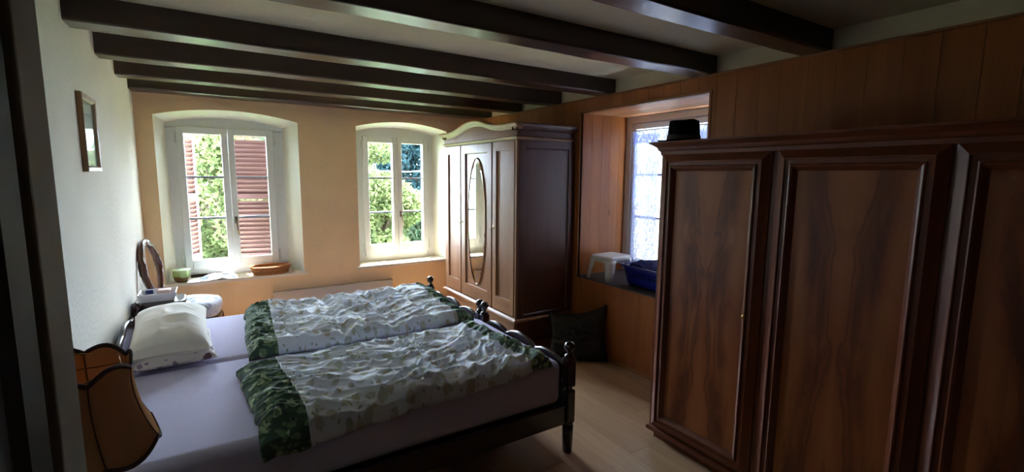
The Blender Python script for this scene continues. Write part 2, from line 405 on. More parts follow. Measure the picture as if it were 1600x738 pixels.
# outer part of the wall (thickness beyond the window frames), seen through the glass
mb = MB()
for xa, xb in ((XL-.6, -0.33), (0.675, 1.38), (2.335, 4.2)): mb.box(xa, xb, YF+0.09, 5.78, -3, 2.9)
for xa, xb in ((-0.33, 0.675), (1.38, 2.335)): mb.box(xa, xb, YF+0.09, 5.78, -3, 0.60); mb.box(xa, xb, YF+0.09, 5.78, 2.10, 2.9)
struct(build('wall_outer_side', mb, M['outer']), 'cream outer face of the house wall around the windows', 'wall')

def window(n_, W, zglass, label):
    w = thing('window_%d' % n_, label, 'window', ((W['s'][0]+W['s'][1])/2, YF, ZS0)); w['kind'] = 'structure'
    x0, x1, z0, zs, za = W['b']; s0, s1 = W['s']; e = 0.06
    # fixed frame: back plate with the sash opening cut out
    mb = MB()
    A = arch(x0-0.003, x1+0.003, zs, za+0.003)
    yA, yB_ = YF+0.004, YF+0.085
    mb.box(x0-0.01, s0+0.01, yA, yB_, 0.585, ZS1); mb.box(s1-0.01, x1+0.01, yA, yB_, 0.585, ZS1); mb.box(s0, s1, yA, yB_, 0.585, ZS0+0.012)
    mb.prism([(x0-0.01, ZS1-0.012), (x1+0.01, ZS1-0.012)] + A, lambda a, b, d: (a, d, b), yA, yB_)
    build('window_frame', mb, M['white'], w)
    mid = (s0+s1)/2 + 0.008
    for si, (a, b, ga, gb) in enumerate(((s0, mid-0.001, s0+0.06, mid-0.057), (mid+0.001, s1, mid+0.055, s1-0.065))):
        m2 = MB(); y0, y1 = YF-0.022, YF+0.045; z0g, z1g = zglass
        m2.box(a, ga, y0, y1, ZS0, ZS1); m2.box(gb, b, y0, y1, ZS0, ZS1)
        m2.box(ga, gb, y0, y1, ZS0, z0g); m2.box(ga, gb, y0, y1, z1g, ZS1)
        s = build('sash', m2, M['white'], w, bevel=0.005)
        build('pane', B(ga-0.003, gb+0.003, YF+0.012, YF+0.018, z0g-0.003, z1g+0.003), M['glass'], s)
        for zb in (1.16, 1.558):
            build('glazing_bar', B(ga, gb, YF-0.004, YF+0.030, zb-0.010, zb+0.010), M['bar'], s)
        hx = s0-0.012 if si == 0 else s1+0.012
        for zh in (0.76, 1.93): build('hinge', MB().lathe((hx, YF-0.012, zh-0.05), [(0.008, 0), (0.008, 0.1)], 8), M['white'], s)
    # handle on the right sash
    hxx = mid+0.030
    h = build('handle', B(hxx-0.013, hxx+0.013, YF-0.034, YF-0.021, 1.10, 1.17), M['handle'], w, bevel=0.004)
    build('lever', MB().tube([(hxx, YF-0.03, 1.135), (hxx, YF-0.055, 1.135), (hxx+0.003, YF-0.062, 1.11), (hxx+0.012, YF-0.062, 0.995)], [0.009, 0.009, 0.009, 0.007], 8), M['handle'], h)
    return w
window(1, W1, (0.755, 1.967), 'white casement window with louvred shutters outside, over the basket sill')
window(2, W2, (0.785, 1.962), 'white casement window with leafy view, beside the old wardrobe')

# shutters
def shutter(hx, ang, sgn, label):
    t = thing('shutter', label, 'shutter', (hx, 5.80, 0.66), ang, 'red brown louvred shutters')
    wd_, h = 0.485, 1.38
    X = lambda v: sgn*v
    for a, b in ((0, 0.045), (wd_-0.045, wd_)): build('stile', B(min(X(a), X(b)), max(X(a), X(b)), 0, 0.035, 0, h), M['shutter'], t, local=True)
    for a, b in ((0, 0.07), (0.66, 0.72), (h-0.06, h)): build('rail', B(min(X(0.045), X(wd_-0.045)), max(X(0.045), X(wd_-0.045)), 0.002, 0.033, a, b), M['shutter'], t, local=True)
    me = None; up = False
    xa, xb = sorted((X(0.045), X(wd_-0.045)))
    zs_ = [0.095+0.0475*i for i in range(12)] + [0.745+0.0475*i for i in range(12)]
    for z in zs_:
        if z > 0.7 and not up: me = None; up = True
        if me is None:
            q = MB().prism([(-0.002, 0.024), (0.003, 0.027), (0.037, -0.022), (0.032, -0.026)] if up else [(-0.002, 0.026), (0.003, 0.029), (0.037, -0.026), (0.032, -0.029)], lambda a, b, d: (d, a, b), xa, xb)
            o = build('slat', q, M['shutter'], t, local=True); me = o.data
        else:
            o = bpy.data.objects.new('slat', me); COL.objects.link(o); o.parent = t
        o.location = (0, 0, z)
    return t
shutter(-0.345, math.radians(62), 1, 'red brown louvred shutter swung outward behind the left pane')
shutter(0.655, math.radians(-14), -1, 'red brown louvred shutter standing almost closed behind the right pane')

# ---- right wall: plaster above, wooden boards below, deep window niche
NY0, NY1, NZ0, NZ1, NXB = 2.055, 3.36, 0.68, 2.165, 3.45
PT = 2.272
mb = MB()
mb.box(2.90, 3.0, YB-0.1, YW+0.3, PT+0.01, HC)
mb.box(2.885, 2.98, YB-0.1, NY0-0.02, 0, PT); mb.box(2.885, 2.98, NY1+0.02, YW+0.3, 0, PT)
mb.box(2.885, 2.98, NY0-0.02, NY1+0.02, 0, NZ0-0.03); mb.box(2.885, 2.98, NY0-0.02, NY1+0.02, NZ1+0.02, PT)
mb.box(2.98, 3.75, NY0-0.5, NY0-0.02, -3, HC); mb.box(2.98, 3.75, NY1+0.02, NY1+0.5, -3, HC)
mb.box(2.98, 3.75, NY0-0.02, NY1+0.02, -3, NZ0-0.03); mb.box(2.98, 3.75, NY0-0.02, NY1+0.02, NZ1+0.02, HC)
wr = build('wall_right', mb, M['ceiling']); struct(wr, 'wall clad in upright orange wooden boards with a deep window niche', 'wall')
y = YB; i = 0
widths = [0.150, 0.142, 0.145, 0.150, 0.128, 0.147, 0.139]
while y < YW-0.001:
    y1 = min(y+widths[i % 7], YW); a, b = y+0.0008, y1-0.0008
    # split boards around the niche
    segs = []
    if b <= NY0 or a >= NY1: segs = [(a, b, 0, PT)]
    else:
        if a < NY0: segs.append((a, NY0, 0, PT)); a = NY0
        if b > NY1: segs.append((NY1, b, 0, PT)); b = NY1
        segs += [(a, b, 0, NZ0-0.012), (a, b, NZ1, PT)]
    for (c, d, z0, z1) in segs:
        if d-c > 0.004: build('plank', B(XR, 2.884, c, d, z0, z1), M['pine'], wr, origin=(XR, c, 0))
    y = y1; i += 1
# niche lining boards
x = XR
for wdt in (0.135, 0.125, 0.105, 0.11, 0.14):
    x1 = min(x+wdt, NXB+0.02)
    build('plank', B(x+0.0006, x1-0.0006, NY1, NY1+0.019, NZ0, NZ1), M['pine'], wr, origin=(x, NY1, 0))
    build('plank', B(x+0.0006, x1-0.0006, NY0-0.019, NY0, NZ0, NZ1), M['pine'], wr, origin=(x, NY0, 0))
    x = x1
x = XR
for wdt in (0.15, 0.15, 0.15, 0.16):
    x1 = min(x+wdt, NXB+0.02)
    build('plank', B(x+0.0006, x1-0.0006, NY0, NY1, NZ1, NZ1+0.018), M['pine_y'], wr, origin=(x, NY0, NZ1)); x = x1
build('edge_strip', MB().box(XR-0.008, XR+0.001, NY0-0.02, NY1+0.02, NZ1-0.001, NZ1+0.018).box(XR-0.006, XR+0.001, NY0-0.018, NY0+0.001, NZ0, NZ1).box(XR-0.006, XR+0.001, NY1-0.001, NY1+0.016, NZ0, NZ1), M['pine_y'], wr, bevel=0.003)
struct(build('trim_5', B(XR-0.012, 2.90, YB, YW, PT, PT+0.012), M['pine_y'], bevel=0.003), 'thin wooden ledge along the top of the wall boards', 'trim')
struct(build('trim_6', B(XR-0.012, NXB+0.02, NY0, NY1, NZ0-0.012, NZ0), plain('slate_sill', (74, 70, 72), 0.5, 0.4, bumps=(12, 0.1)), bevel=0.004), 'dark grey sill board at the bottom of the window niche', 'window sill')
struct(build('baseboard_right', B(XR-0.010, XR, YB, 3.42, 0, 0.035), M['pine_y'], bevel=0.003), 'narrow wooden skirting strip below the wall boards', 'skirting board')
# niche window
w3 = thing('window_3', 'white framed window with lace curtains at the back of the wooden niche', 'window', (NXB, 2.7, NZ0)); w3['kind'] = 'structure'
fx = lambda a, b, h: (NXB-h, a, b)
build('window_frame', MB().rings((NY0, NY1, NZ0, NZ1), [(0, -0.06), (0, 0.015), (0.06, 0.015), (0.065, 0.0), (0.070, -0.06)], fx), M['white'], w3)
ymid = (NY0+NY1)/2
for a, b in ((NY0+0.070, ymid-0.002), (ymid+0.002, NY1-0.070)):
    s = build('sash', MB().rings((a, b, NZ0+0.070, NZ1-0.070), [(0, -0.05), (0, 0.008), (0.05, 0.008), (0.055, -0.0), (0.055, -0.045)], fx), M['white'], w3)
    build('pane', B(NXB+0.012, NXB+0.018, a+0.053, b-0.053, NZ0+0.122, NZ1-0.122), M['glass'], s)
    for zb in (1.22, 1.62): build('glazing_bar', B(NXB, NXB+0.03, a+0.054, b-0.054, zb-0.010, zb+0.010), M['bar'], s)

# ---- ceiling beams
for bi, (yb, wdt, lab) in enumerate(((1.345, 0.145, 'dark ceiling beam ending above the big veneered wardrobe'),
        (2.045, 0.15, 'dark ceiling beam ending above the niche window, hat side'), (2.98, 0.16, 'dark ceiling beam ending above the far side of the niche'),
        (3.70, 0.165, 'dark ceiling beam, third from the window wall'), (4.385, 0.16, 'dark ceiling beam, second from the window wall'),
        (5.04, 0.19, 'dark ceiling beam lying right against the window wall'))):
    xs = np.linspace(XL-0.02, 2.97, 60); P = []
    xe = 2.895
    xs = np.linspace(XL-0.02, xe, 60)
    for x_ in xs:
        w1_ = 0.006*(vnoise(np.array([x_*2.1+bi*9]), np.array([3.3]))[0]-0.5)*2; w2_ = 0.006*(vnoise(np.array([x_*2.7+bi*9]), np.array([8.3]))[0]-0.5)*2
        zb = HB+0.004*(vnoise(np.array([x_*3.1+bi*5]), np.array([1.3]))[0]-0.5)*2
        c = 0.008+0.004*vnoise(np.array([x_*9+bi*5]), np.array([6.3]))[0]
        y0, y1 = yb+w1_, yb+wdt+w2_
        if bi == 5: y1 = YW+0.004
        P.append([(x_, y0, HC+0.002), (x_, y0, zb+c), (x_, y0+c*0.35, zb+c*0.35), (x_, y0+c, zb), (x_, y1-c, zb), (x_, y1, zb+c), (x_, y1, HC+0.002)])
    struct(build('ceiling_beam', MB().grid(P, closed_v=True, smooth=False, caps=True), M['beam']), lab, 'beam')

# ---- door jamb at the left edge of the view
struct(build('wall_front_stub', B(XL-0.05, -0.141, 0.615, 0.70, 0, HC), M['jamb'], bevel=0.003), 'grey painted wall end beside the doorway, close to the viewer', 'wall')
dj = MB().prism([(XL-0.05, 0.30), (-0.20, 0.30), (-0.165, 0.33), (-0.150, 0.36), (-0.150, 0.50), (-0.157, 0.51), (-0.157, 0.545), (-0.148, 0.555), (-0.1455, 0.60), (-0.150, 0.614), (XL-0.05, 0.614)], lambda a, b, d: (a, b, d), 0, HC)
struct(build('door_1', dj, M['jambdark']), 'dark wooden door frame post at the near left edge', 'door frame')

# ================================================================== OUTSIDE
struct(build('ground_outside', B(-30, 40, 5.9, 60, -3.05, -3.0), plain('lawn', (70, 95, 40), 0.9, vary=0.3)), 'green lawn outside below the windows', 'lawn')
LM = [leaf_mat('leaf_bright', (44, 56, 34), (108, 114, 72)), leaf_mat('leaf_dark', (20, 34, 36), (34, 52, 54), 0.25), leaf_mat('leaf_mid', (32, 46, 34), (66, 80, 58))]
BARK = plain('bark', (74, 60, 48), 0.9, bumps=(30, 0.5))
def tree(x, y, zc, rx, rz, n, lm, size, label, seed):
    t = thing('tree', label, 'tree', (x, y, -3.0))
    rg = np.random.RandomState(seed)
    blobs = []
    for i in range(40):
        a = rg.rand()*2*PI; h = rg.rand()*2-1; q = math.sqrt(max(0, 1-h*h))*(0.55+0.35*rg.rand())
        blobs.append((x+rx*q*math.cos(a), y+rx*q*math.sin(a), zc+rz*h*0.8, 0.28+0.22*rg.rand()))
    m_ = MB().tube([(x, y, -3.0), (x+0.05, y, -1.5), (x-0.05, y+0.05, zc-rz*0.4), (x, y, zc+rz*0.5)], [0.16, 0.13, 0.10, 0.04], 8)
    build('trunk', m_, BARK, t)
    m_ = MB()
    for b in blobs[:12]: m_.tube([(x, y, zc-rz*0.5), ((x+b[0])/2, (y+b[1])/2, (zc+b[2])/2-0.1), b[:3]], [0.05, 0.03, 0.012], 5)
    o = build('branches', m_, BARK, t); o['kind'] = 'stuff'
    B_ = np.array(blobs); idx = rg.randint(0, len(blobs), n); d = rg.normal(size=(n, 3)); d /= np.linalg.norm(d, axis=1)[:, None]
    rad = B_[idx, 3]*rx*(0.35+0.65*rg.rand(n)**0.4)
    c = B_[idx, :3] + d*rad[:, None]
    a1 = rg.normal(size=(n, 3)); a1 /= np.linalg.norm(a1, axis=1)[:, None]
    a2 = np.cross(a1, rg.normal(size=(n, 3))); a2 /= np.linalg.norm(a2, axis=1)[:, None]
    s = (size*(0.6+0.8*rg.rand(n)))[:, None]
    V = np.stack([c-a1*s, c+a2*s*0.45-a1*s*0.1, c+a1*s, c-a2*s*0.45-a1*s*0.1], 1).reshape(-1, 3) - np.array([x, y, -3.0])
    me = bpy.data.meshes.new('leaves'); me.vertices.add(4*n); me.vertices.foreach_set('co', V.ravel())
    me.loops.add(4*n); me.loops.foreach_set('vertex_index', np.arange(4*n)); me.polygons.add(n); me.polygons.foreach_set('loop_start', np.arange(0, 4*n, 4)); me.polygons.foreach_set('loop_total', np.full(n, 4))
    me.update(); me.validate(); me.materials.append(lm)
    o = bpy.data.objects.new('leaves', me); COL.objects.link(o); o.parent = t; o['kind'] = 'stuff'
tree(0.2, 15.5, 0.75, 2.0, 2.2, 26000, LM[0], 0.085, 'sunlit yellow green tree seen through the shuttered window', 1)
tree(4.50, 15.0, 0.65, 1.35, 2.2, 22000, LM[0], 0.08, 'sunlit leafy tree in the left casement of the second window', 2)
tree(6.9, 18.4, -0.9, 1.8, 2.0, 17000, LM[2], 0.10, 'low green tree in the right casement of the second window', 3)
tree(10.3, 25.5, 1.6, 2.6, 3.0, 15000, LM[1], 0.16, 'dark blue green tree far back in the second window', 4)
tree(0.5, 26.0, 0.4, 3.4, 3.0, 13000, LM[2], 0.2, 'pale green tree far behind the shuttered window tree', 5)
tag(build('overhead_cable', MB().tube([(3.0, 21.9, 1.80), (8.0, 22.1, 1.74), (13.0, 22.3, 2.05)], 0.022, 6), M['white']), 'thin white cable crossing the dark tree outside', 'cable')
# building beyond the niche window
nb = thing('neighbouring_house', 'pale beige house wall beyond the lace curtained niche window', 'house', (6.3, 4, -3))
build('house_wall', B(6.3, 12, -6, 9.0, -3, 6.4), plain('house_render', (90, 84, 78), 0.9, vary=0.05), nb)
build('roof', MB().prism([(5.9, 6.4), (12.5, 6.4), (9.2, 8.6)], lambda a, b, d: (a, d, b), -6.4, 9.3), plain('roof_tiles', (150, 90, 66), 0.9), nb)

# ================================================================== BIG VENEERED WARDROBE (right)
XF = 2.22
bw = thing('wardrobe', 'large glossy wardrobe with flame veneer door panels, a black hat on its cornice', 'wardrobe', (XF, 0.6, 0))
build('carcass', B(XF+0.001, 2.84, -0.78, 1.885, 0.05, 1.735), M['bigwood'], bw)
fz = lambda a, b, h: (a, b, h)
build('plinth', B(XF+0.02, 2.83, -0.76, 1.865, 0.0, 0.05), M['bigwood_y'], bw)
build('base_moulding', MB().rings((XF, 2.83, -0.78, 1.885), [(0.0, 0.045), (-0.012, 0.048), (-0.016, 0.06), (-0.012, 0.072), (0.0, 0.08)], fz), M['bigwood_y'], bw)
build('cornice', MB().rings((XF, 2.795, -0.78, 1.885), [(0.0, 1.722), (-0.006, 1.726), (-0.008, 1.745), (-0.016, 1.752), (-0.022, 1.768), (-0.045, 1.785), (-0.055, 1.789), (-0.055, 1.799), (0.3, 1.799)], fz, fill=True), M['bigwood_y'], bw)
fd = lambda a, b, h: (XF-h, a, b)
edges = [(1.238, 1.868, 'R'), (0.600, 1.212, 'L'), (-0.035, 0.590, 'R'), (-0.70, -0.06, 'L')]
for i, (a, b, side) in enumerate(edges):
    d = build('door', MB().rings((a, b, 0.088, 1.727), [(0, -0.001), (0, 0.006), (0.004, 0.008), (0.038, 0.030), (0.042, 0.030), (0.044, 0.022), (0.062, 0.022), (0.064, 0.029), (0.069, 0.031), (0.077, 0.027), (0.090, 0.012), (0.094, 0.006)], fd), M['bigwood'], bw, origin=(XF, (a+b)/2, 0.9))
    build('door_panel', B(XF-0.0075, XF+0.001, a+0.092, b-0.092, 0.180, 1.635), M['veneer'], d, origin=(XF, (a+b)/2, 0.9))
    ky = a+0.072 if side == 'R' else b-0.072
    if i == 1: ky = a+0.048
    if i < 3 and not i == 1:
        kk = build('keyhole_plate', MB().lathe((XF-0.030, ky, 0.915), [(0.0, -0.001), (0.010, -0.001), (0.010, 0.003)], 10, 'X', sy=1.6), M['brass'], d)
        build('key', MB().tube([(XF-0.030, ky, 0.915), (XF-0.055, ky, 0.915)], 0.0028, 6), M['brass'], d)

# hat
hat = thing('hat', 'black felt hat resting on the big wardrobe cornice in front of the niche window', 'hat', (2.40, 1.885, 1.799))
BLACK = plain('black_felt', (10, 10, 12), 0.95, 0.1, bumps=(200, 0.2))
P = []
for rr, h in ((0.0, 0.132), (0.045, 0.136), (0.072, 0.138), (0.083, 0.130), (0.088, 0.10), (0.092, 0.05), (0.098, 0.02), (0.112, 0.010), (0.135, 0.006), (0.150, 0.012), (0.1505, 0.009), (0.13, 0.001), (0.09, 0.0005)):
    P.append([(2.40+rr*1.1*math.cos(2*PI*k/28), 1.885+rr*0.92*math.sin(2*PI*k/28), 1.7995+h*(1-0.10*(rr < 0.08)*math.cos(2*PI*k/28)**2*(rr/0.08)) + (0.010 if rr > 0.13 else 0)*abs(math.sin(2*PI*k/28))) for k in range(28)])
build('crown', MB().grid(P, closed_v=True), BLACK, hat)
build('hat_band', MB().grid([[(2.40+q*1.1*math.cos(2*PI*k/28), 1.885+q*0.92*math.sin(2*PI*k/28), 1.7995+h) for k in range(28)] for q, h in ((0.0985, 0.022), (0.0965, 0.048))], closed_v=True), plain('black_ribbon', (16, 14, 16), 0.5), hat)

# ================================================================== OLD WARDROBE WITH OVAL MIRROR
XW = 2.22; Y0W, Y1W = 3.435, 4.90
ow = thing('wardrobe', 'old brown three-door wardrobe with an oval mirror and curved crest', 'wardrobe', (XW, 4.16, 0))
build('carcass', B(XW+0.02, 2.845, Y0W, Y1W, 0.10, 1.935), M['oldside_shaded'], ow)
build('side_panel_frame', MB().rings((XW+0.02, 2.845, 0.30, 1.90), [(0, 0.0), (0, 0.012), (0.06, 0.012), (0.07, 0.001)], lambda a, b, h: (a, Y0W-h, b)), M['oldside_shaded'], ow)
for a, b in ((Y0W-0.008, Y0W+0.022), (Y1W-0.022, Y1W+0.004)): build('front_post', B(XW-0.004, XW+0.03, a, b, 0.30, 1.935), M['oldwood'], ow, bevel=0.004)
build('base_drawer', B(XW+0.002, XW+0.03, Y0W+0.02, Y1W-0.02, 0.12, 0.305), M['oldwood_y'], ow, bevel=0.004)
build('base_moulding', MB().rings((XW, 2.82, Y0W, Y1W), [(0.0, 0.298), (-0.022, 0.302), (-0.028, 0.312), (-0.024, 0.322), (-0.006, 0.332), (0.0, 0.336)], fz), M['oldwood_y'], ow)
for (a, b) in ((XW+0.05, Y0W+0.06), (XW+0.05, Y1W-0.06), (2.78, Y0W+0.06), (2.78, Y1W-0.06)):
    build('foot', MB().lathe((a, b, 0), [(0.03, 0), (0.045, 0.03), (0.05, 0.06), (0.035, 0.085), (0.045, 0.10)], 14), M['oldwood'], ow)
fo = lambda a, b, h: (XW-h, a, b)
for (a, b, nm) in ((4.505, 4.875, 'L'), (3.853, 4.488, 'C'), (3.458, 3.836, 'R')):
    st = 0.062 if nm != 'C' else 0.085
    d = build('door', MB().rings((a, b, 0.345, 1.905), [(0, -0.02), (0, 0.004), (0.004, 0.008), (st, 0.008), (st+0.006, 0.004), (st+0.010, -0.010)], fo), M['oldwood'], ow, bevel=0)
    # deep rails top and bottom
    build('door_rail', B(XW-0.0078, XW+0.012, a+st-0.002, b-st+0.002, 0.40, 0.478), M['oldwood_y'], d)
    build('door_rail', B(XW-0.0078, XW+0.012, a+st-0.002, b-st+0.002, 1.82, 1.86), M['oldwood_y'], d)
    build('door_panel', B(XW+0.008, XW+0.02, a+st, b-st, 0.40, 1.86), M['oldwood'], d)
    if nm == 'C':
        cy, cz, ry, rz_ = 4.165, 1.135, 0.175, 0.625
        def ell(rf, h, N=48): return [(XW-h, cy+(ry*rf if rf <= 1 else ry+(rf-1))*math.cos(2*PI*k/N), cz+(rz_*rf if rf <= 1 else rz_+(rf-1))*math.sin(2*PI*k/N)) for k in range(N)]
        mr = build('mirror', MB().add([(XW+0.001, p[1], p[2]) for p in ell(0.93, 0)], [tuple(range(48))]), M['mirror'], d, recalc=False)
        build('mirror_bevel', MB().grid([ell(1.0, 0.0-0.006), ell(0.93, -0.001)], closed_v=True, smooth=False), M['mirror'], mr)
        build('mirror_rim', MB().grid([ell(1.0, -0.01), ell(1.0, 0.0), ell(1.006, 0.004), ell(1.014, 0.0), ell(1.016, -0.01)], closed_v=True), M['oldwood'], mr)
    if nm != 'L':
        ky = b-0.03 if nm == 'C' else b-0.022
        if nm == 'R' or nm == 'C':
            build('keyhole_plate', MB().lathe((XW-0.009, ky, 1.12), [(0.0, -0.002), (0.011, -0.002), (0.011, 0.002)], 12, 'X', sy=1.7), M['brass'], d)
            build('key', MB().tube([(XW-0.009, ky, 1.12), (XW-0.035, ky, 1.12)], 0.003, 6).lathe((XW-0.042, ky, 1.11), [(0.009, -0.002), (0.009, 0.002)], 10, 'X'), M['brass'], d)
# cornice: sides straight, front with curved crest
cy_ = [3.37, 3.40, 3.488, 3.62, 3.759, 3.876, 3.94, 3.999, 4.06, 4.127, 4.20, 4.275, 4.34, 4.403, 4.553, 4.68, 4.78, 4.90, 4.965]
cz_ = [2.051, 2.051, 2.052, 2.051, 2.055, 2.073, 2.090, 2.107, 2.119, 2.126, 2.129, 2.125, 2.117, 2.105, 2.069, 2.052, 2.045, 2.047, 2.050]
yy = np.linspace(3.385, 4.955, 70); zz = np.interp(yy, cy_, cz_); zz = np.convolve(np.pad(zz, 2, 'edge'), np.ones(5)/5, 'valid')
build('fascia', MB().strip([(XW-0.004, a, 1.93) for a in yy[2:-2]], [(XW-0.004, a, b-0.03) for a, b in zip(yy[2:-2], zz[2:-2])]).strip([(XW+0.018, a, 1.93) for a in yy[2:-2]], [(XW+0.018, a, b-0.005) for a, b in zip(yy[2:-2], zz[2:-2])]), M['oldwood_y'], ow)
prof = [(0.02, -0.060), (-0.006, -0.056), (-0.010, -0.044), (-0.020, -0.036), (-0.036, -0.026), (-0.046, -0.012), (-0.046, -0.003), (-0.036, 0.0), (0.03, 0.0)]
build('crest_moulding', MB().grid([[(XW+px_, a, b+pz) for px_, pz in prof] for a, b in zip(yy, zz)], closed_v=True, caps=True), M['oldwood_y'], ow)
build('frieze_moulding', MB().rings((XW, 2.82, Y0W, Y1W), [(0.0, 1.908), (-0.008, 1.910), (-0.014, 1.922), (-0.022, 1.930), (-0.014, 1.938), (0.0, 1.940)], fz), M['oldwood_y'], ow)
build('frieze', B(XW+0.02, 2.845, Y0W, Y1W, 1.936, 1.99), M['oldside_shaded'], ow)
sp = [(0.0, 1.985), (-0.010, 1.992), (-0.022, 2.006), (-0.038, 2.022), (-0.046, 2.036), (-0.046, 2.048), (0.0, 2.05)]
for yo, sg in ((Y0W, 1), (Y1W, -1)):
    build('side_cornice', MB().grid([[(XW-0.02, yo+sg*a, z), (2.855, yo+sg*a, z)] for a, z in sp]+[[(XW-0.02, yo+sg*0.05, 2.05), (2.855, yo+sg*0.05, 2.05)], [(XW-0.02, yo+sg*0.05, 1.985), (2.855, yo+sg*0.05, 1.985)]], closed_u=True), M['oldside_shaded'], ow)
build('top_board', B(XW+0.02, 2.845, Y0W-0.005, Y1W+0.005, 1.99, 2.015), M['oldwood'], ow)

# ================================================================== BEDS
BX0, BX1 = -0.46, 1.70
def bed(y0, y1, label):
    t = thing('bed', label, 'bed', (0.6, (y0+y1)/2, 0), 0, 'twin beds pushed side by side')
    # foot posts: square with turned necks and ball finials
    for yp in (y0, y1):
        p = build('foot_post', MB().box(BX1-0.058, BX1, yp-0.029, yp+0.029, 0.19, 0.385).box(BX1-0.058, BX1, yp-0.029, yp+0.029, 0.405, 0.575), M['bedwood'], t, bevel=0.006)
        build('turned_leg', MB().lathe((BX1-0.029, yp, 0), [(0.022, 0), (0.028, 0.006), (0.032, 0.10), (0.033, 0.172), (0.025, 0.180), (0.033, 0.188), (0.033, 0.195)], 14), M['bedwood'], p)
        build('ring', MB().lathe((BX1-0.029, yp, 0.38), [(0.026, 0.0), (0.022, 0.008), (0.022, 0.018), (0.026, 0.028)], 14), M['bedwood'], p)
        build('finial', MB().lathe((BX1-0.029, yp, 0.573), [(0.024, 0), (0.030, 0.008), (0.026, 0.018), (0.014, 0.026), (0.013, 0.034), (0.024, 0.046), (0.031, 0.062), (0.031, 0.074), (0.022, 0.090), (0.010, 0.096), (0.002, 0.098)], 16), M['bedwood'], p)
        q = build('head_post', MB().box(BX0-0.045, BX0+0.005, yp-0.025, yp+0.025, 0.0, 0.62), M['bedwood'], t, bevel=0.006)
        build('finial', MB().lathe((BX0-0.020, yp, 0.618), [(0.022, 0), (0.028, 0.01), (0.014, 0.026), (0.013, 0.034), (0.026, 0.05), (0.031, 0.068), (0.022, 0.090), (0.002, 0.098)], 16), M['bedwood'], q)
    # footboard with scalloped top
    ys = np.linspace(y0+0.03, y1-0.03, 40); u_ = (ys-y0)/(y1-y0)
    top = 0.49 + 0.045*np.abs(np.sin(u_*PI*3))**0.7 + 0.03*np.sin(u_*PI)
    poly = [(a, 0.21) for a in (ys[0], ys[-1])] + [(a, b) for a, b in zip(ys[::-1], top[::-1])]
    build('footboard', MB().prism(poly, lambda a, b, d: (d, a, b), BX1-0.042, BX1-0.020), M['bedwood'], t)
    build('footboard_cap', MB().tube([(BX1-0.031, a, b) for a, b in zip(ys, top)], 0.015, 8), M['bedwood'], t)
    ys = np.linspace(y0+0.02, y1-0.02, 40); u_ = (ys-y0)/(y1-y0); top = 0.55+0.12*np.sin(u_*PI)+0.02*np.abs(np.sin(u_*PI*3))
    poly = [(a, 0.25) for a in (ys[0], ys[-1])] + [(a, b) for a, b in zip(ys[::-1], top[::-1])]
    build('headboard', MB().prism(poly, lambda a, b, d: (d, a, b), BX0-0.03, BX0-0.008), M['bedwood'], t)
    build('headboard_cap', MB().tube([(BX0-0.019, a, b) for a, b in zip(ys, top)], 0.017, 8), M['bedwood'], t)
    for yr in (y0, y1):
        build('side_rail', B(BX0, BX1-0.05, yr-0.014, yr+0.014, 0.185, 0.301), M['bedwood'], t, bevel=0.004)
    build('slatted_base', B(BX0+0.03, BX1-0.08, y0+0.03, y1-0.03, 0.24, 0.30), M['bedwood'], t)
    return t
def rounded_block(x0, x1, y0, y1, z0, z1, rr, seg=5, nx=30, ny=16, fn=None):
    """soft block: superellipsoid-like rounded box as a top grid plus sides"""
    m = MB(); P = []
    prof = []
    for i in range(seg+1):
        a = PI/2*i/seg; prof.append((rr*(1-math.cos(a)), z1-rr+rr*math.sin(a)))
    prof = [(rr*(1-math.cos(PI/2*i/seg)), z0+rr-rr*math.sin(PI/2*i/seg)) for i in range(seg, -1, -1)] + prof
    def loop(ins):
        pts = []; ax0, ax1, ay0, ay1 = x0+ins, x1-ins, y0+ins, y1-ins; rc = max(0.001, rr*1.2-ins)
        for (cx, cy, a0) in ((ax1-rc, ay1-rc, 0), (ax0+rc, ay1-rc, PI/2), (ax0+rc, ay0+rc, PI), (ax1-rc, ay0+rc, 1.5*PI)):
            for k in range(6): pts.append((cx+rc*math.cos(a0+PI/2*k/5), cy+rc*math.sin(a0+PI/2*k/5)))
        return pts
    for ins, z in prof: P.append([(a, b, z) for a, b in loop(ins)])
    m.grid(P, closed_v=True, caps=True); return m
b1 = bed(2.012, 3.008, 'near dark wooden bed of the pair, turned foot post by the open floor')
b2 = bed(3.080, 4.040, 'far dark wooden bed of the pair, beside the window wall radiator')
for (y0, y1, lab) in ((2.025, 3.035, 'mattress in a lavender fitted sheet on the near bed'), (3.045, 4.03, 'mattress in a lavender fitted sheet on the far bed, under the pillows')):
    tag(build('mattress', rounded_block(BX0+0.005, BX1-0.062, y0, y1, 0.302, 0.552, 0.045), M['sheet']), lab, 'mattress', 'mattresses of the twin beds')

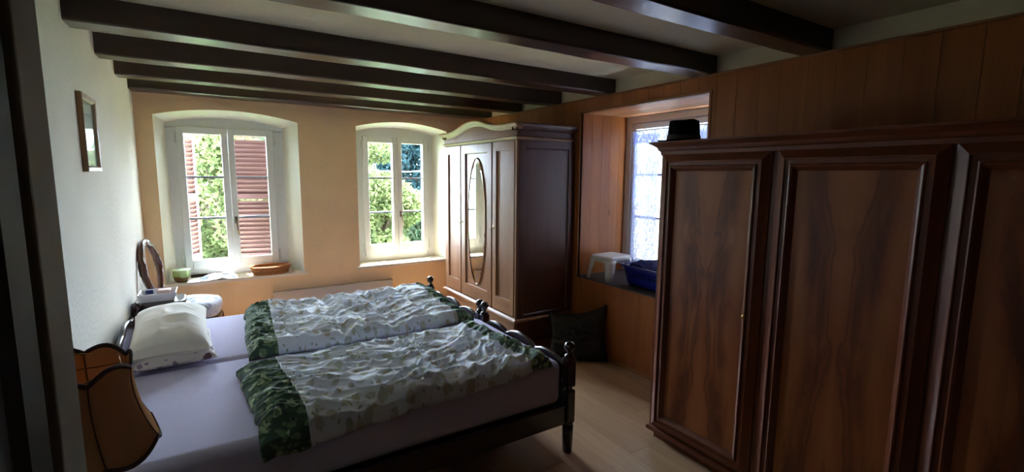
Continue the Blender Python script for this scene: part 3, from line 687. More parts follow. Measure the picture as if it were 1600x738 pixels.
# ---- duvets
M['duvet'] = fabric_print('duvet_leaf_print', (222, 230, 242), [((184, 192, 184), 19.0, 0.40), ((190, 184, 168), 13.0, 0.30), ((158, 166, 160), 33.0, 0.26)], stretch=(1, 1, 0.5))
M['band'] = fabric_print('duvet_green_band', (58, 84, 66), [((172, 188, 146), 19.0, 0.38), ((104, 134, 98), 31.0, 0.46), ((30, 50, 50), 14.0, 0.24)])
def duvet(corners, z0, thick, side_drop, seed, label, band0, band1, near_drop):
    """corners: head-near, head-far, foot-far, foot-near (x, y)"""
    NU, NV = 300, 190
    U, V = np.meshgrid(np.linspace(0, 1, NU), np.linspace(0, 1, NV), indexing='ij')
    (ax, ay), (bx, by), (cx, cy), (dx, dy) = corners
    X = (ax*(1-V)+bx*V)*(1-U) + (dx*(1-V)+cx*V)*U
    Y = (ay*(1-V)+by*V)*(1-U) + (dy*(1-V)+cy*V)*U
    s = seed*17.3
    wx = X*2.2+s; wy = Y*2.2+s*0.7
    w1 = vnoise(wx*1.3, wy*1.3); w2 = vnoise(wx*1.3+50, wy*1.3+20)
    X2 = X+0.10*(w1-0.5); Y2 = Y+0.07*(w2-0.5)
    rot = 0.22*np.sin(X*2.1+seed)+0.10
    A = X2*np.cos(rot)-Y2*np.sin(rot); Bc = X2*np.sin(rot)+Y2*np.cos(rot)
    h = 0.030*vnoise(X*4+s, Y*4.5+s)
    h += 0.022*ridge(A*1.3+s, Bc*6.0+s)**2
    h += 0.026*ridge(A*2.4+s+9, Bc*13+s)**2.5
    h += 0.015*ridge(A*5+s+3, Bc*27+s)**2.5
    h += 0.014*ridge(Bc*3+A*3+s+5, A*7-Bc*9+s)**4
    if near_drop is None: h = h*0.85; h -= 0.022*np.abs(np.cos((U*5.2+0.25*(w1-0.5))*PI))**14
    edge = np.minimum(np.minimum(U/0.05, (1-U)/0.04), np.minimum(V/0.045, (1-V)/0.045)); edge = np.clip(edge, 0, 1)
    puff = np.sqrt(np.clip(1-(1-edge)**2, 0, 1))
    # cross quilting dents
    vf = (1-0.5*V) if near_drop is not None else 1.0
    Z = z0 + 0.012 + (thick-0.02)*vf*puff*(0.75+0.25*vnoise(X*2.2+s+7, Y*2.8+s)) + h*(0.35+0.65*edge)*(vf*0.5+0.5)
    # wavy outline
    X = X + 0.012*(vnoise(V*14+s, U*0+2.5)-0.5)*2*(1-np.clip(U/0.15, 0, 1)) + 0.012*(vnoise(V*12+s, U*0+7.5)-0.5)*2*(1-np.clip((1-U)/0.1, 0, 1))
    Y = Y + 0.014*(vnoise(U*16+s, V*0+4.5)-0.5)*2*(1-np.clip(V/0.15, 0, 1))
    # drop over the near mattress side
    if near_drop is not None:
        yedge = 2.045; over = np.clip(yedge+0.03-Y, 0, 1)
        drop = over*1.35*np.interp(U, [0, 1], near_drop)
        Z = Z - drop; Y = np.where(Y < yedge-0.045, yedge-0.045+(Y-(yedge-0.045))*0.16+0.010*(vnoise(X*22+s, Z*9)-0.5), Y)
    top = np.stack([X, Y, Z], -1)
    bot = top.copy(); bot[..., 2] = np.maximum(z0+0.001, Z-0.02)
    if near_drop is not None:
        m_ = Y < 2.03; bot[..., 1] = np.where(m_, Y+0.014, Y); bot[..., 2] = np.where(m_, Z-0.004, bot[..., 2])
    t = thing('duvet', label, 'duvet', (0.8, ay+0.4, z0), 0, 'rumpled leaf print duvets')
    off = np.array([0.8, ay+0.4, z0])
    i0 = int(band0*NU); i1 = int((1-band1)*NU)
    for nm, a, b, mt in (('cover', i0, i1, M['duvet']), ('border', 0, i0, M['band']), ('border', i1, NU-1, M['band'])):
        vs = np.concatenate([top[a:b+1].reshape(-1, 3), bot[a:b+1:1].reshape(-1, 3)]) - off; n_ = (b-a+1)*NV
        I = np.arange((b-a)*(NV-1)); ii = I//(NV-1); jj = I % (NV-1); q = ii*NV+jj
        F = np.stack([q, q+NV, q+NV+1, q+1], 1); F2 = np.stack([q+1, q+NV+1, q+NV, q], 1)+n_
        side = []
        for i in range(b-a):
            side.append((i*NV, n_+i*NV, n_+(i+1)*NV, (i+1)*NV)); e = NV-1; side.append((i*NV+e, (i+1)*NV+e, n_+(i+1)*NV+e, n_+i*NV+e))
        if a == 0:
            for j in range(NV-1): side.append((j, j+1, n_+j+1, n_+j))
        if b == NU-1:
            r_ = (b-a)*NV
            for j in range(NV-1): side.append((r_+j, n_+r_+j, n_+r_+j+1, r_+j+1))
        F = np.concatenate([F, F2, np.array(side)])
        me = bpy.data.meshes.new(nm); me.vertices.add(len(vs)); me.vertices.foreach_set('co', vs.ravel())
        me.loops.add(F.size); me.loops.foreach_set('vertex_index', F.ravel().astype(np.int32)); me.polygons.add(len(F))
        me.polygons.foreach_set('loop_start', np.arange(0, F.size, 4)); me.polygons.foreach_set('loop_total', np.full(len(F), 4)); me.polygons.foreach_set('use_smooth', np.ones(len(F), bool))
        me.update(); me.validate(); me.materials.append(mt)
        o = bpy.data.objects.new(nm, me); COL.objects.link(o); o.parent = t
    # sewn piping along the band seam
    k = i0; pts = [tuple(top[k, j] - off + np.array([0, 0, 0.001])) for j in range(0, NV, 4)]
    build('piping', MB().tube(pts, 0.003, 5), M['duvet'], t, local=True)
    return t
duvet([(0.115, 1.945), (0.060, 2.745), (1.51, 2.83), (1.545, 1.985)], 0.552, 0.048, 0.05, 1, 'near rumpled leaf print duvet with dark green border, hanging over the bed side', 0.125, 0.10, (0.62, 0.25))
duvet([(0.115, 2.925), (0.16, 3.97), (1.615, 3.98), (1.55, 2.945)], 0.552, 0.058, 0.0, 2, 'far rumpled leaf print duvet with green border, by the window wall', 0.11, 0.09, None)

# ---- pillows
def pillow(cx, cy, z0, lx, ly, h, rz, mat, name, label, seed, tilt=0.0, pinch=0.06, tilty=0.0):
    NU, NV = 56, 56; s = seed*7.7
    a, b = np.meshgrid(np.linspace(-1, 1, NU), np.linspace(-1, 1, NV), indexing='ij')
    prof = (np.clip(1-np.abs(a)**2.6, 0, 1)*np.clip(1-np.abs(b)**2.6, 0, 1))**0.42
    ex = 1-pinch*(1-np.abs(b)**2); ey = 1-pinch*(1-np.abs(a)**2)
    x = a*lx/2*ex; y = b*ly/2*ey
    wr_ = 0.010*ridge(x*9+s, y*5+s)**2*prof+0.012*vnoise(x*10+s, y*10+s)*prof + 0.006*ridge(y*20+s, x*8+s)**2*prof
    zt = h*(0.42+0.58*prof)*np.where(prof > 0, 1, 1)+wr_; zt = h*0.40+h*0.60*prof+wr_*1.2; zb = h*0.40*(1-prof)
    t_ = thing(name, label, 'pillow', (cx, cy, z0), rz, 'white pillows on the far bed')
    P1 = np.stack([x, y, zt+tilty*y], -1); P2 = np.stack([x, y, np.maximum(zb+tilty*y, 0)], -1)
    vs = np.concatenate([P1.reshape(-1, 3), P2.reshape(-1, 3)]); n_ = NU*NV
    m = MB(); fs = []
    for i in range(NU-1):
        for j in range(NV-1):
            q = i*NV+j; fs.append((q, q+NV, q+NV+1, q+1)); fs.append((n_+q+1, n_+q+NV+1, n_+q+NV, n_+q))
    for i in range(NU-1): fs += [(i*NV, n_+i*NV, n_+(i+1)*NV, (i+1)*NV), (i*NV+NV-1, (i+1)*NV+NV-1, n_+(i+1)*NV+NV-1, n_+i*NV+NV-1)]
    for j in range(NV-1): fs += [(j, j+1, n_+j+1, n_+j), ((NU-1)*NV+j, n_+(NU-1)*NV+j, n_+(NU-1)*NV+j+1, (NU-1)*NV+j+1)]
    m.add([tuple(v) for v in vs], fs, True)
    build('pillowcase', m, mat, t_, local=True)
    # seam piping around the rim
    rim = [(x[i, 0], y[i, 0]) for i in range(0, NU, 3)] + [(x[-1, j], y[-1, j]) for j in range(2, NV, 3)] + [(x[i, -1], y[i, -1]) for i in range(NU-1, 0, -3)] + [(x[0, j], y[0, j]) for j in range(NV-1, 2, -3)]
    build('seam', MB().tube([(p[0], p[1], h*0.40+tilty*p[1]) for p in rim], 0.004, 6, closed=True), mat, t_, local=True)
    return t_
M['pillow'] = fabric_print('pillow_white', (238, 232, 222), [((214, 196, 178), 9.0, 0.16)], bumpst=0.3)
M['pillow2'] = fabric_print('pillow_floral', (222, 214, 210), [((104, 70, 88), 10.0, 0.32), ((150, 130, 150), 22.0, 0.34)], bumpst=0.3)
pillow(-0.225, 3.265, 0.553, 0.37, 0.56, 0.095, 0.07, M['pillow2'], 'pillow', 'lower flat pillow with purple floral print under the white pillow', 3)
pillow(-0.245, 3.33, 0.606, 0.365, 0.66, 0.175, 0.03, M['pillow'], 'pillow', 'large plump white pillow lying on top of another pillow', 4, tilty=0.10)

# ================================================================== BEDSIDE LAMP + NEAR NIGHTSTAND
ns = thing('nightstand', 'dark nightstand carrying the fabric lamp beside the near bed', 'nightstand', (-0.32, 1.62, 0))
build('body', B(-0.50, -0.14, 1.40, 1.84, 0.08, 0.53), M['bedwood'], ns, bevel=0.005)
build('top', B(-0.512, -0.125, 1.385, 1.855, 0.53, 0.555), M['bedwood'], ns, bevel=0.006)
dr = build('drawer', B(-0.14, -0.128, 1.42, 1.82, 0.36, 0.51), M['bedwood'], ns, bevel=0.004)
build('knob', MB().lathe((-0.128, 1.62, 0.435), [(0.006, 0), (0.006, 0.012), (0.014, 0.018), (0.010, 0.028)], 12, 'X'), M['brass'], dr)
for a in (-0.48, -0.16):
    for b in (1.42, 1.82): build('leg', B(a-0.018, a+0.018, b-0.018, b+0.018, 0, 0.08), M['bedwood'], ns)
LX, LY = -0.345, 1.50
lp = thing('table_lamp', 'table lamp with scalloped brown fabric shade at the near left', 'lamp', (LX, LY, 0.555))
SH = bpy.data.materials.new('shade_fabric'); SH.use_nodes = True; nt = SH.node_tree; nt.nodes.clear()
out = nt.nodes.new('ShaderNodeOutputMaterial'); dfn = nt.nodes.new('ShaderNodeBsdfDiffuse'); tl = nt.nodes.new('ShaderNodeBsdfTranslucent')
dfn.inputs[0].default_value = lin((186, 146, 106)); tl.inputs[0].default_value = lin((214, 142, 70))
nz = nd(nt, 'ShaderNodeTexNoise', Scale=220.0, Detail=2.0); nt.links.new(coords(nt, (1, 1, 0.2)), nz.inputs['Vector']); bmp = nt.nodes.new('ShaderNodeBump'); bmp.inputs['Strength'].default_value = 0.3; bmp.inputs['Distance'].default_value = 0.002
nt.links.new(nz.outputs[0], bmp.inputs['Height']); nt.links.new(bmp.outputs[0], dfn.inputs['Normal'])
mxs = nt.nodes.new('ShaderNodeMixShader'); mxs.inputs[0].default_value = 0.35; nt.links.new(dfn.outputs[0], mxs.inputs[1]); nt.links.new(tl.outputs[0], mxs.inputs[2]); nt.links.new(mxs.outputs[0], out.inputs[0])
TRIM = plain('shade_trim', (62, 34, 24), 0.8)
NP = 8; a_off = math.radians(-12)
def shade_pt(ang_i, tt, v):
    """panel ang_i, tt across 0..1, v 0 top .. 1 bottom"""
    a0 = a_off+2*PI*ang_i/NP; a1 = a0+2*PI/NP
    rr = 0.152+0.046*v**1.9 - 0.004*math.sin(PI*v)
    c0 = Vector((math.cos(a0), math.sin(a0), 0)); c1 = Vector((math.cos(a1), math.sin(a1), 0))
    p = c0.lerp(c1, tt); bul = 1+0.05*math.sin(PI*tt)
    zt = 1.115 + 0.022*math.sin(PI*tt); zb = 0.925 - 0.026*math.sin(PI*tt)
    return Vector((LX, LY, 0)) + p*rr*bul + Vector((0, 0, zt+(zb-zt)*v))
for i in range(NP):
    o = build('shade_panel', MB().grid([[shade_pt(i, tt/10, v/12) for tt in range(11)] for v in range(13)]), SH, lp, solid=0.0015)
rimt = [shade_pt(i, tt/10, 0) for i in range(NP) for tt in range(10)]; rimb = [shade_pt(i, tt/10, 1) for i in range(NP) for tt in range(10)]
build('top_trim', MB().tube(rimt, 0.004, 6, closed=True, flat=1.6), TRIM, lp)
build('bottom_trim', MB().tube(rimb, 0.004, 6, closed=True, flat=1.6), TRIM, lp)
for i in range(NP): build('rib', MB().tube([shade_pt(i, 0, v/12) for v in range(13)], 0.0018, 5), TRIM, lp)
build('base', MB().lathe((LX, LY, 0.555), [(0.001, 0), (0.075, 0), (0.078, 0.012), (0.05, 0.025), (0.02, 0.04), (0.018, 0.06), (0.045, 0.11), (0.055, 0.15), (0.04, 0.20), (0.014, 0.24), (0.012, 0.30), (0.001, 0.30)], 20), M['brass'], lp)
build('bulb', MB().lathe((LX, LY, 0.855), [(0.012, 0), (0.014, 0.03), (0.028, 0.07), (0.030, 0.09), (0.02, 0.115), (0.002, 0.122)], 16), plain('bulb_glass', (235, 230, 220), 0.2), lp)
build('shade_ring', MB().tube([(LX+0.135*math.cos(a*PI/4+a_off), LY+0.135*math.sin(a*PI/4+a_off), 1.12) for a in range(8)], 0.0018, 5, closed=True).tube([(LX-0.13, LY, 1.12), (LX+0.13, LY, 1.12)], 0.0018, 5).tube([(LX, LY, 0.86), (LX, LY, 1.12)], 0.004, 6), M['brass'], lp)

# ================================================================== FAR NIGHTSTAND, DISH AND BOX
n2 = thing('nightstand', 'small dark nightstand in the corner behind the pillows', 'nightstand', (-0.36, 4.21, 0))
build('body', B(-0.505, -0.22, 4.10, 4.34, 0.08, 0.645), M['bedwood'], n2, bevel=0.01)
build('top', MB().prism([(-0.355+0.155*math.copysign(abs(math.cos(a))**0.5, math.cos(a)), 4.22+0.145*math.copysign(abs(math.sin(a))**0.5, math.sin(a))) for a in np.linspace(0, 2*PI, 33)[:-1]], lambda a, b, d: (a, b, d), 0.645, 0.682), M['bedwood'], n2, bevel=0.010)
for a in (-0.48, -0.25):
    for b in (4.12, 4.32): build('leg', B(a-0.016, a+0.016, b-0.016, b+0.016, 0, 0.08), M['bedwood'], n2)
ds = build('tray', MB().rings((-0.480, -0.252, 4.11, 4.31), [(0.0, 0.742), (0.004, 0.748), (0.010, 0.744), (0.024, 0.688), (0.026, 0.6835), (0.018, 0.6835), (0.0, 0.742)], fz).add([(-0.458, 4.134, 0.688), (-0.278, 4.134, 0.688), (-0.278, 4.286, 0.688), (-0.458, 4.286, 0.688)], [(0, 1, 2, 3)]), plain('tray_white', (222, 220, 222), 0.35), bevel=0.002)
tag(ds, 'shallow white rimmed tray on the corner nightstand', 'tray')
tag(build('tissue_pack', rounded_block(-0.372, -0.288, 4.19, 4.27, 0.6895, 0.752, 0.01), plain('tissue_white', (206, 176, 164), 0.7)), 'pale pinkish packet lying in the white tray', 'packet')
tag(build('small_box', B(-0.432, -0.388, 4.145, 4.18, 0.6885, 0.772), plain('navy_card', (22, 28, 84), 0.5), bevel=0.002), 'small navy blue box standing in the white tray', 'box')

# ================================================================== CHAIR
cx0, cy0, crz = -0.395, 4.80, math.radians(-11)
ch = thing('side_chair', 'balloon back wooden chair with pale damask seat in the window corner', 'chair', (cx0, cy0, 0), crz)
P = []
for z, sc in ((0.405, 0.93), (0.41, 1.0), (0.45, 1.06), (0.495, 1.04), (0.522, 0.95), (0.536, 0.75), (0.542, 0.4), (0.544, 0.02)):
    row = []
    for k in range(36):
        a = 2*PI*k/36; px_ = 0.21*math.copysign(abs(math.cos(a))**0.65, math.cos(a)); py_ = 0.215*math.copysign(abs(math.sin(a))**0.75, math.sin(a))*(1+0.10*math.cos(a))
        row.append((0.20+px_*sc, py_*sc, z+0.004*math.sin(5*a)))
    P.append(row)
DM = fabric_print('damask', (206, 206, 214), [((150, 156, 178), 14.0, 0.34), ((176, 176, 190), 26.0, 0.3)], bumpst=0.2)
build('seat', MB().grid(P, closed_v=True, caps=True), DM, ch, local=True)
build('seat_frame', MB().grid([[(0.20+0.21*1.02*math.copysign(abs(math.cos(a))**0.65, math.cos(a)), 0.215*1.02*math.copysign(abs(math.sin(a))**0.75, math.sin(a))*(1+0.1*math.cos(a)), z) for a in np.linspace(0, 2*PI, 37)[:-1]] for z in (0.345, 0.404)], closed_v=True, caps=True), M['chairwood'], ch, local=True)
for sy in (-1, 1):
    build('leg', MB().tube([(0.375, sy*0.19, 0.36), (0.39, sy*0.195, 0.25), (0.378, sy*0.19, 0.10), (0.392, sy*0.195, 0.0)], [0.024, 0.020, 0.014, 0.016], 10), M['chairwood'], ch, local=True)
    build('leg', MB().tube([(0.015, sy*0.16, 0.38), (-0.02, sy*0.16, 0.2), (-0.06, sy*0.165, 0.0)], [0.020, 0.017, 0.015], 10), M['chairwood'], ch, local=True)
tilt = lambda z: 0.01-(z-0.42)*0.16
ring = []
for k in range(40):
    a = 2*PI*k/40; yy_ = 0.185*math.sin(a)*(1.0 if math.cos(a) > 0 else (1-0.55*(-math.cos(a))**1.5)); z = 0.80-0.235*-math.cos(a)
    ring.append((tilt(z), yy_, z))
build('back_frame', MB().tube(ring, 0.025, 10, closed=True, flat=1.15), M['chairwood'], ch, local=True)
build('back_stay', MB().tube([(0.012, -0.16, 0.40), (tilt(0.50), -0.12, 0.50), (tilt(0.60), -0.06, 0.585)], 0.017, 8).tube([(0.012, 0.16, 0.40), (tilt(0.50), 0.12, 0.50), (tilt(0.60), 0.06, 0.585)], 0.017, 8), M['chairwood'], ch, local=True)
build('crest_carving', MB().lathe((tilt(1.035)+0.016, 0, 1.035), [(0.0, 0), (0.02, 0.002), (0.012, 0.012), (0.0, 0.014)], 12, 'X', sx=1.8), M['chairwood'], ch, local=True)

# ================================================================== WALL PICTURE, RADIATOR
pf = thing('picture_frame', 'narrow glazed picture in a wooden frame on the left wall', 'picture', (XL, 3.27, 1.79))
fp = lambda a, b, h: (XL+h, a, b)
build('frame', MB().rings((3.09, 3.43, 1.60, 1.985), [(0, 0.0), (0, 0.020), (0.004, 0.024), (0.022, 0.022), (0.030, 0.014), (0.030, 0.002)], fp), wood('frame_wood', (120, 88, 58), (160, 124, 86), 'Z', 60, 0.5), pf)
build('print', B(XL+0.004, XL+0.007, 3.115, 3.405, 1.625, 1.96), plain('print_paper', (196, 206, 196), 0.6, vary=0.2), pf)
gm = plain('picture_glass', (150, 170, 160), 0.04, 0.8); gm.node_tree.nodes['Principled BSDF'].inputs['Alpha'].default_value = 0.35
build('glass', B(XL+0.011, XL+0.013, 3.116, 3.404, 1.626, 1.959), gm, pf)
rd = thing('radiator', 'flat beige panel heater low on the window wall between the windows', 'radiator', (1.08, YW, 0.12))
build('panel', B(0.475, 1.690, YW-0.062, YW-0.022, 0.12, 0.405), M['radiator'], rd, bevel=0.006)
build('top_edge', B(0.470, 1.695, YW-0.070, YW-0.004, 0.405, 0.418), M['radiator'], rd, bevel=0.003)
build('bracket', MB().box(0.6, 0.64, YW-0.03, YW, 0.15, 0.38).box(1.5, 1.54, YW-0.03, YW, 0.15, 0.38), M['radiator'], rd)

# ================================================================== WINDOW SILL THINGS
SZ = 0.592
# wicker basket, woven strands
bk = thing('wicker_basket', 'low oval wicker basket on the sill below the shuttered window', 'basket', (0.47, 5.31, SZ), math.radians(3))
WK = wood('wicker', (132, 78, 40), (196, 140, 84), 'X', 90, 0.6, 0.3, 0.3, 0.3)
for li in range(8):
    z = 0.006+0.0085*li; ra, rb = 0.155+0.022*li/8, 0.098+0.014*li/8; ph = li % 2
    build('strand', MB().tube([((ra+0.004*((k+ph) % 2*2-1))*math.cos(2*PI*k/40), (rb+0.004*((k+ph) % 2*2-1))*math.sin(2*PI*k/40), z) for k in range(40)], 0.0052, 5, closed=True), WK, bk, local=True)
build('rim', MB().tube([((0.182)*math.cos(2*PI*k/40), 0.116*math.sin(2*PI*k/40), 0.076+0.0025*(k % 2)) for k in range(40)], 0.0095, 6, closed=True), WK, bk, local=True)
o = build('upright', MB(), WK, bk, local=True); bpy.data.objects.remove(o)
m_ = MB()
for k in range(20):
    a = 2*PI*(k+0.5)/20; m_.tube([(0.150*math.cos(a), 0.094*math.sin(a), 0.002), (0.179*math.cos(a), 0.113*math.sin(a), 0.076)], 0.0035, 5)
o = build('uprights', m_, WK, bk, local=True); o['kind'] = 'stuff'
build('bottom', MB().lathe((0, 0, 0.001), [(0.001, 0), (0.153, 0), (0.153, 0.006), (0.001, 0.006)], 32, sy=0.63), WK, bk, local=True)
# ceramic planter
gp = thing('ceramic_planter', 'round pale green glazed planter with brown lower band on the window sill', 'planter', (-0.275, 5.30, SZ))
GG = bpy.data.materials.new('green_glaze'); GG.use_nodes = True; nt = GG.node_tree; bs = nt.nodes['Principled BSDF']; bs.inputs['Roughness'].default_value = 0.15
spx = nt.nodes.new('ShaderNodeSeparateXYZ'); nt.links.new(coords(nt), spx.inputs[0]); nz = nd(nt, 'ShaderNodeTexNoise', Scale=14.0, Detail=1.0); nt.links.new(coords(nt), nz.inputs['Vector'])
zz_ = math_n(nt, 'ADD', spx.outputs['Z'], math_n(nt, 'MULTIPLY', nz.outputs[0], 0.06))
nt.links.new(ramp(nt, math_n(nt, 'MULTIPLY', zz_, 8.0), [(0.40, lin((92, 66, 40))), (0.62, lin((110, 84, 50))), (0.66, lin((150, 178, 100))), (1.0, lin((176, 200, 130)))]), bs.inputs['Base Color'])
build('pot', MB().lathe((0, 0, 0), [(0.001, 0), (0.045, 0), (0.058, 0.02), (0.066, 0.05), (0.068, 0.09), (0.067, 0.108), (0.070, 0.112), (0.066, 0.114), (0.062, 0.108), (0.062, 0.03), (0.001, 0.025)], 28), GG, gp, local=True)
build('rim', MB().lathe((0, 0, 0.108), [(0.066, 0), (0.0715, 0.001), (0.0715, 0.007), (0.064, 0.008)], 28), plain('glaze_light', (196, 214, 168), 0.15), gp, local=True)
# crumpled clear bag and dark strip
NU = NV = 34; a, b = np.meshgrid(np.linspace(-1, 1, NU), np.linspace(-1, 1, NV), indexing='ij')
hz = 0.004+0.034*np.clip(1-a**2-b**2*0.9, 0, 1)**0.5*(0.5+0.9*ridge(a*3+4, b*3+2)) + 0.004*ridge(a*9, b*9)
m_ = MB().grid([[(0.02+a[i, j]*0.155, 5.285+b[i, j]*0.085, SZ+hz[i, j]) for j in range(NV)] for i in range(NU)])
tag(build('plastic_bag', m_, plain('bag_film', (206, 218, 234), 0.25, 0.6), solid=0.002), 'crumpled pale blue plastic bag flat on the window sill', 'bag')
tag(build('draught_strip', MB().tube([(-0.21, 5.455, SZ+0.012), (-0.05, 5.46, SZ+0.014), (0.06, 5.455, SZ+0.012)], 0.012, 8), plain('strip_dark', (60, 30, 28), 0.7)), 'short dark roll lying against the window frame behind the bag', 'roll')

# ================================================================== NICHE THINGS
# white plastic stool: one moulded body with four flared legs
stl = thing('step_stool', 'small white plastic stool on the grey sill of the wooden niche', 'stool', (3.05, 3.12, NZ0), math.radians(4))
WP = plain('white_plastic', (214, 216, 220), 0.35)
m_ = MB(); sx_, sy_, hh = 0.150, 0.125, 0.215
def sq(r_, hx, hy, z, n=8):
    pts = []
    for (cx, cy, a0) in ((hx-r_, hy-r_, 0), (-hx+r_, hy-r_, PI/2), (-hx+r_, -hy+r_, PI), (hx-r_, -hy+r_, 1.5*PI)):
        for k in range(n): pts.append((cx+r_*math.cos(a0+PI/2*k/(n-1)), cy+r_*math.sin(a0+PI/2*k/(n-1)), z))
    return pts
m_.grid([sq(0.04, sx_-0.012, sy_-0.012, hh), sq(0.045, sx_-0.003, sy_-0.003, hh-0.004), sq(0.045, sx_, sy_, hh-0.014), sq(0.045, sx_+0.003, sy_+0.003, hh-0.055), sq(0.045, sx_-0.002, sy_-0.002, hh-0.056), sq(0.045, sx_-0.006, sy_-0.006, hh-0.014), sq(0.04, sx_-0.02, sy_-0.02, hh-0.008)], closed_v=True)
m_.add(sq(0.04, sx_-0.012, sy_-0.012, hh), [tuple(range(32))], True)
build('seat', m_, WP, stl, local=True)
build('apron', MB().grid([[(x_*(sx_+0.001), y_, z) for (y_, z) in [(-sy_+0.06+(2*sy_-0.12)*t/12, hh-0.056-0.030*abs(2*t/12-1)**3) for t in range(13)]] for x_ in (1, 0.985)]).grid([[(-x_*(sx_+0.001), y_, z) for (y_, z) in [(-sy_+0.06+(2*sy_-0.12)*t/12, hh-0.056-0.030*abs(2*t/12-1)**3) for t in range(13)]] for x_ in (1, 0.985)]), WP, stl, local=True)
for qx in (-1, 1):
    for qy in (-1, 1):
        P = []
        for z, w_, fl_ in ((hh-0.03, 0.085, 0.0), (hh-0.06, 0.070, 0.002), (hh-0.10, 0.062, 0.006), (0.05, 0.054, 0.014), (0.0, 0.050, 0.020)):
            X1, Y1 = qx*(sx_+fl_+0.002), qy*(sy_+fl_+0.002); row = []
            ri = 0.004
            for (ax_, ay_) in ((0, w_), (0, 0.030), (0.010, 0.009), (0.030, 0), (w_, 0), (w_, ri), (0.030, ri+0.002), (0.014, 0.013), (ri+0.002, 0.030), (ri, w_)):
                row.append((X1-qx*ax_, Y1-qy*ay_, z))
            P.append(row)
        build('leg', MB().grid(P, closed_v=True, caps=True), WP, stl, local=True)
# blue laundry basket
bb = thing('laundry_basket', 'royal blue plastic laundry basket on the niche sill beside the white stool', 'basket', (3.13, 2.66, NZ0), math.radians(-4))
BP = plain('blue_plastic', (18, 30, 130), 0.3)
N_ = 8
def loopb(hx, hy, z, r_=0.06): return sq(r_, hx, hy, z, N_)
build('tub', MB().grid([loopb(0.14, 0.20, 0.012), loopb(0.145, 0.205, 0.0), loopb(0.155, 0.215, 0.02), loopb(0.175, 0.24, 0.14), loopb(0.180, 0.245, 0.148), loopb(0.178, 0.243, 0.165), loopb(0.172, 0.237, 0.165), loopb(0.150, 0.21, 0.02), loopb(0.14, 0.20, 0.012)], closed_v=True).add(loopb(0.145, 0.205, 0.008), [tuple(range(32))]), BP, bb, local=True)
build('rim', MB().grid([loopb(0.176, 0.241, 0.163), loopb(0.196, 0.261, 0.160), loopb(0.200, 0.265, 0.166), loopb(0.196, 0.262, 0.176), loopb(0.176, 0.241, 0.174)], closed_v=True), BP, bb, local=True)
BD = plain('blue_deep', (14, 18, 100), 0.4)
for k in range(5): build('ridge', B(-0.1785-0.004, -0.164, -0.15+0.06*k, -0.15+0.06*k+0.03, 0.085, 0.10), BD, bb, local=True)
NU = NV = 30; a, b = np.meshgrid(np.linspace(-1, 1, NU), np.linspace(-1, 1, NV), indexing='ij')
rr_ = np.clip(1-np.maximum(a**2, b**2)**2, 0, 1)**0.5
hz = 0.09+rr_*(0.055+0.075*vnoise(a*1.5+3, b*1.5+8)+0.03*ridge(a*3, b*3))
m_ = MB().grid([[(3.13+a[i, j]*0.150, 2.66+b[i, j]*0.205, NZ0+hz[i, j]) for j in range(NV)] for i in range(NU)])
tag(build('folded_laundry', m_, plain('blue_cloth', (30, 36, 100), 0.9, bumps=(30, 0.4)), solid=0.004), 'heap of dark blue laundry filling the blue basket', 'laundry')

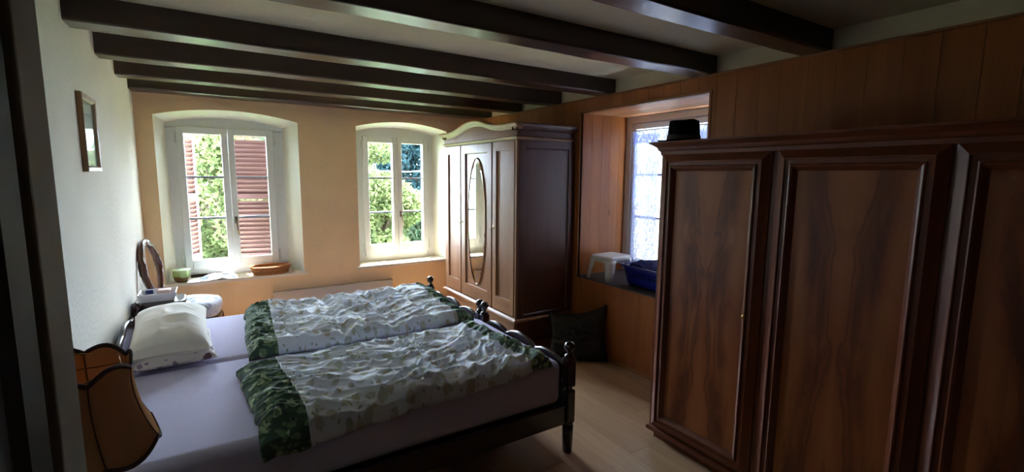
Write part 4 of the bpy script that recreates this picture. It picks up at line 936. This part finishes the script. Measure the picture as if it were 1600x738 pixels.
# lace curtains
LACE = two_layer('lace', 0.34, (150, 164, 212), 0.5, lace=60)
def curtain(y0, y1, z0, z1, sgn, label, name, wav=0.02, hem=0):
    xo = -0.022 if hem else 0.0
    NU, NV = 40, 60; P = []
    for j in range(NV+1):
        t = j/NV; z = z1+(z0-z1)*t; row = []
        for i in range(NU+1):
            s_ = i/NU; ye = y1 + sgn*wav*(abs(math.sin(t*PI*9))-0.5)
            y_ = y0+(ye-y0)*s_; x_ = NXB-0.040+xo+0.007*math.sin(s_*PI*15)
            zz_ = z if not hem else z1+(z0-z1)*t*(1-0.12*abs(math.sin(s_*PI*hem)))
            row.append((x_, y_, zz_))
        P.append(row)
    t_ = thing(name, label, 'curtain', (NXB-0.045, (y0+y1)/2, z1), 0, 'lace curtains at the niche window')
    build('lace_cloth', MB().grid(P), LACE, t_, recalc=False)
    return t_
curtain(3.235, 2.93, 0.78, 1.99, 1, 'scalloped lace curtain hanging on the stool side of the niche window', 'lace_curtain')
curtain(2.17, 2.86, 0.78, 1.99, -1, 'lace curtain on the hidden side of the niche window, behind the wardrobe', 'lace_curtain')
curtain(3.235, 2.17, 1.90, 2.02, 0, 'short lace valance across the top of the niche window', 'lace_valance', hem=12)
tag(build('curtain_rod', MB().tube([(NXB-0.045, 2.15, 2.026), (NXB-0.045, 3.25, 2.026)], 0.006, 8), M['white']), 'thin white rod carrying the lace curtains', 'curtain rod')

# ================================================================== DARK CUSHION IN THE CORNER
NU = NV = 34; a, b = np.meshgrid(np.linspace(-1, 1, NU), np.linspace(-1, 1, NV), indexing='ij')
prof = (np.clip(1-np.abs(a)**2.4, 0, 1)*np.clip(1-np.abs(b)**2.4, 0, 1))**0.5
ex = 1-0.13*(1-b**2); ey = 1-0.13*(1-a**2); L_ = 0.265
wr2 = 0.02*ridge(a*4+1, b*4)*prof
cu = thing('cushion', 'large dark glossy cushion leaning in the corner between old wardrobe and wall', 'cushion', (2.63, 3.05, 0.0))
dirx = Vector((0.52, -0.46, 0)).normalized(); upv = Vector((0.10, 0.16, 0.97)).normalized(); nrm = dirx.cross(upv).normalized()
def cp(i, j, sg):
    p = dirx*(a[i, j]*L_*ex[i, j]) + upv*((b[i, j]+0.84)*0.235*ey[i, j]+0.03) + nrm*(sg*(0.075*prof[i, j]+wr2[i, j]))
    return (p.x, p.y, max(0.004, p.z+0.025*a[i, j]*(b[i, j]+1)))
m_ = MB().grid([[cp(i, j, 1) for j in range(NV)] for i in range(NU)]).grid([[cp(i, j, -1) for j in range(NV)] for i in range(NU)])
build('cushion_cover', m_, plain('dark_satin', (9, 9, 9), 0.33, 0.5, bumps=(14, 0.4)), cu, local=True)
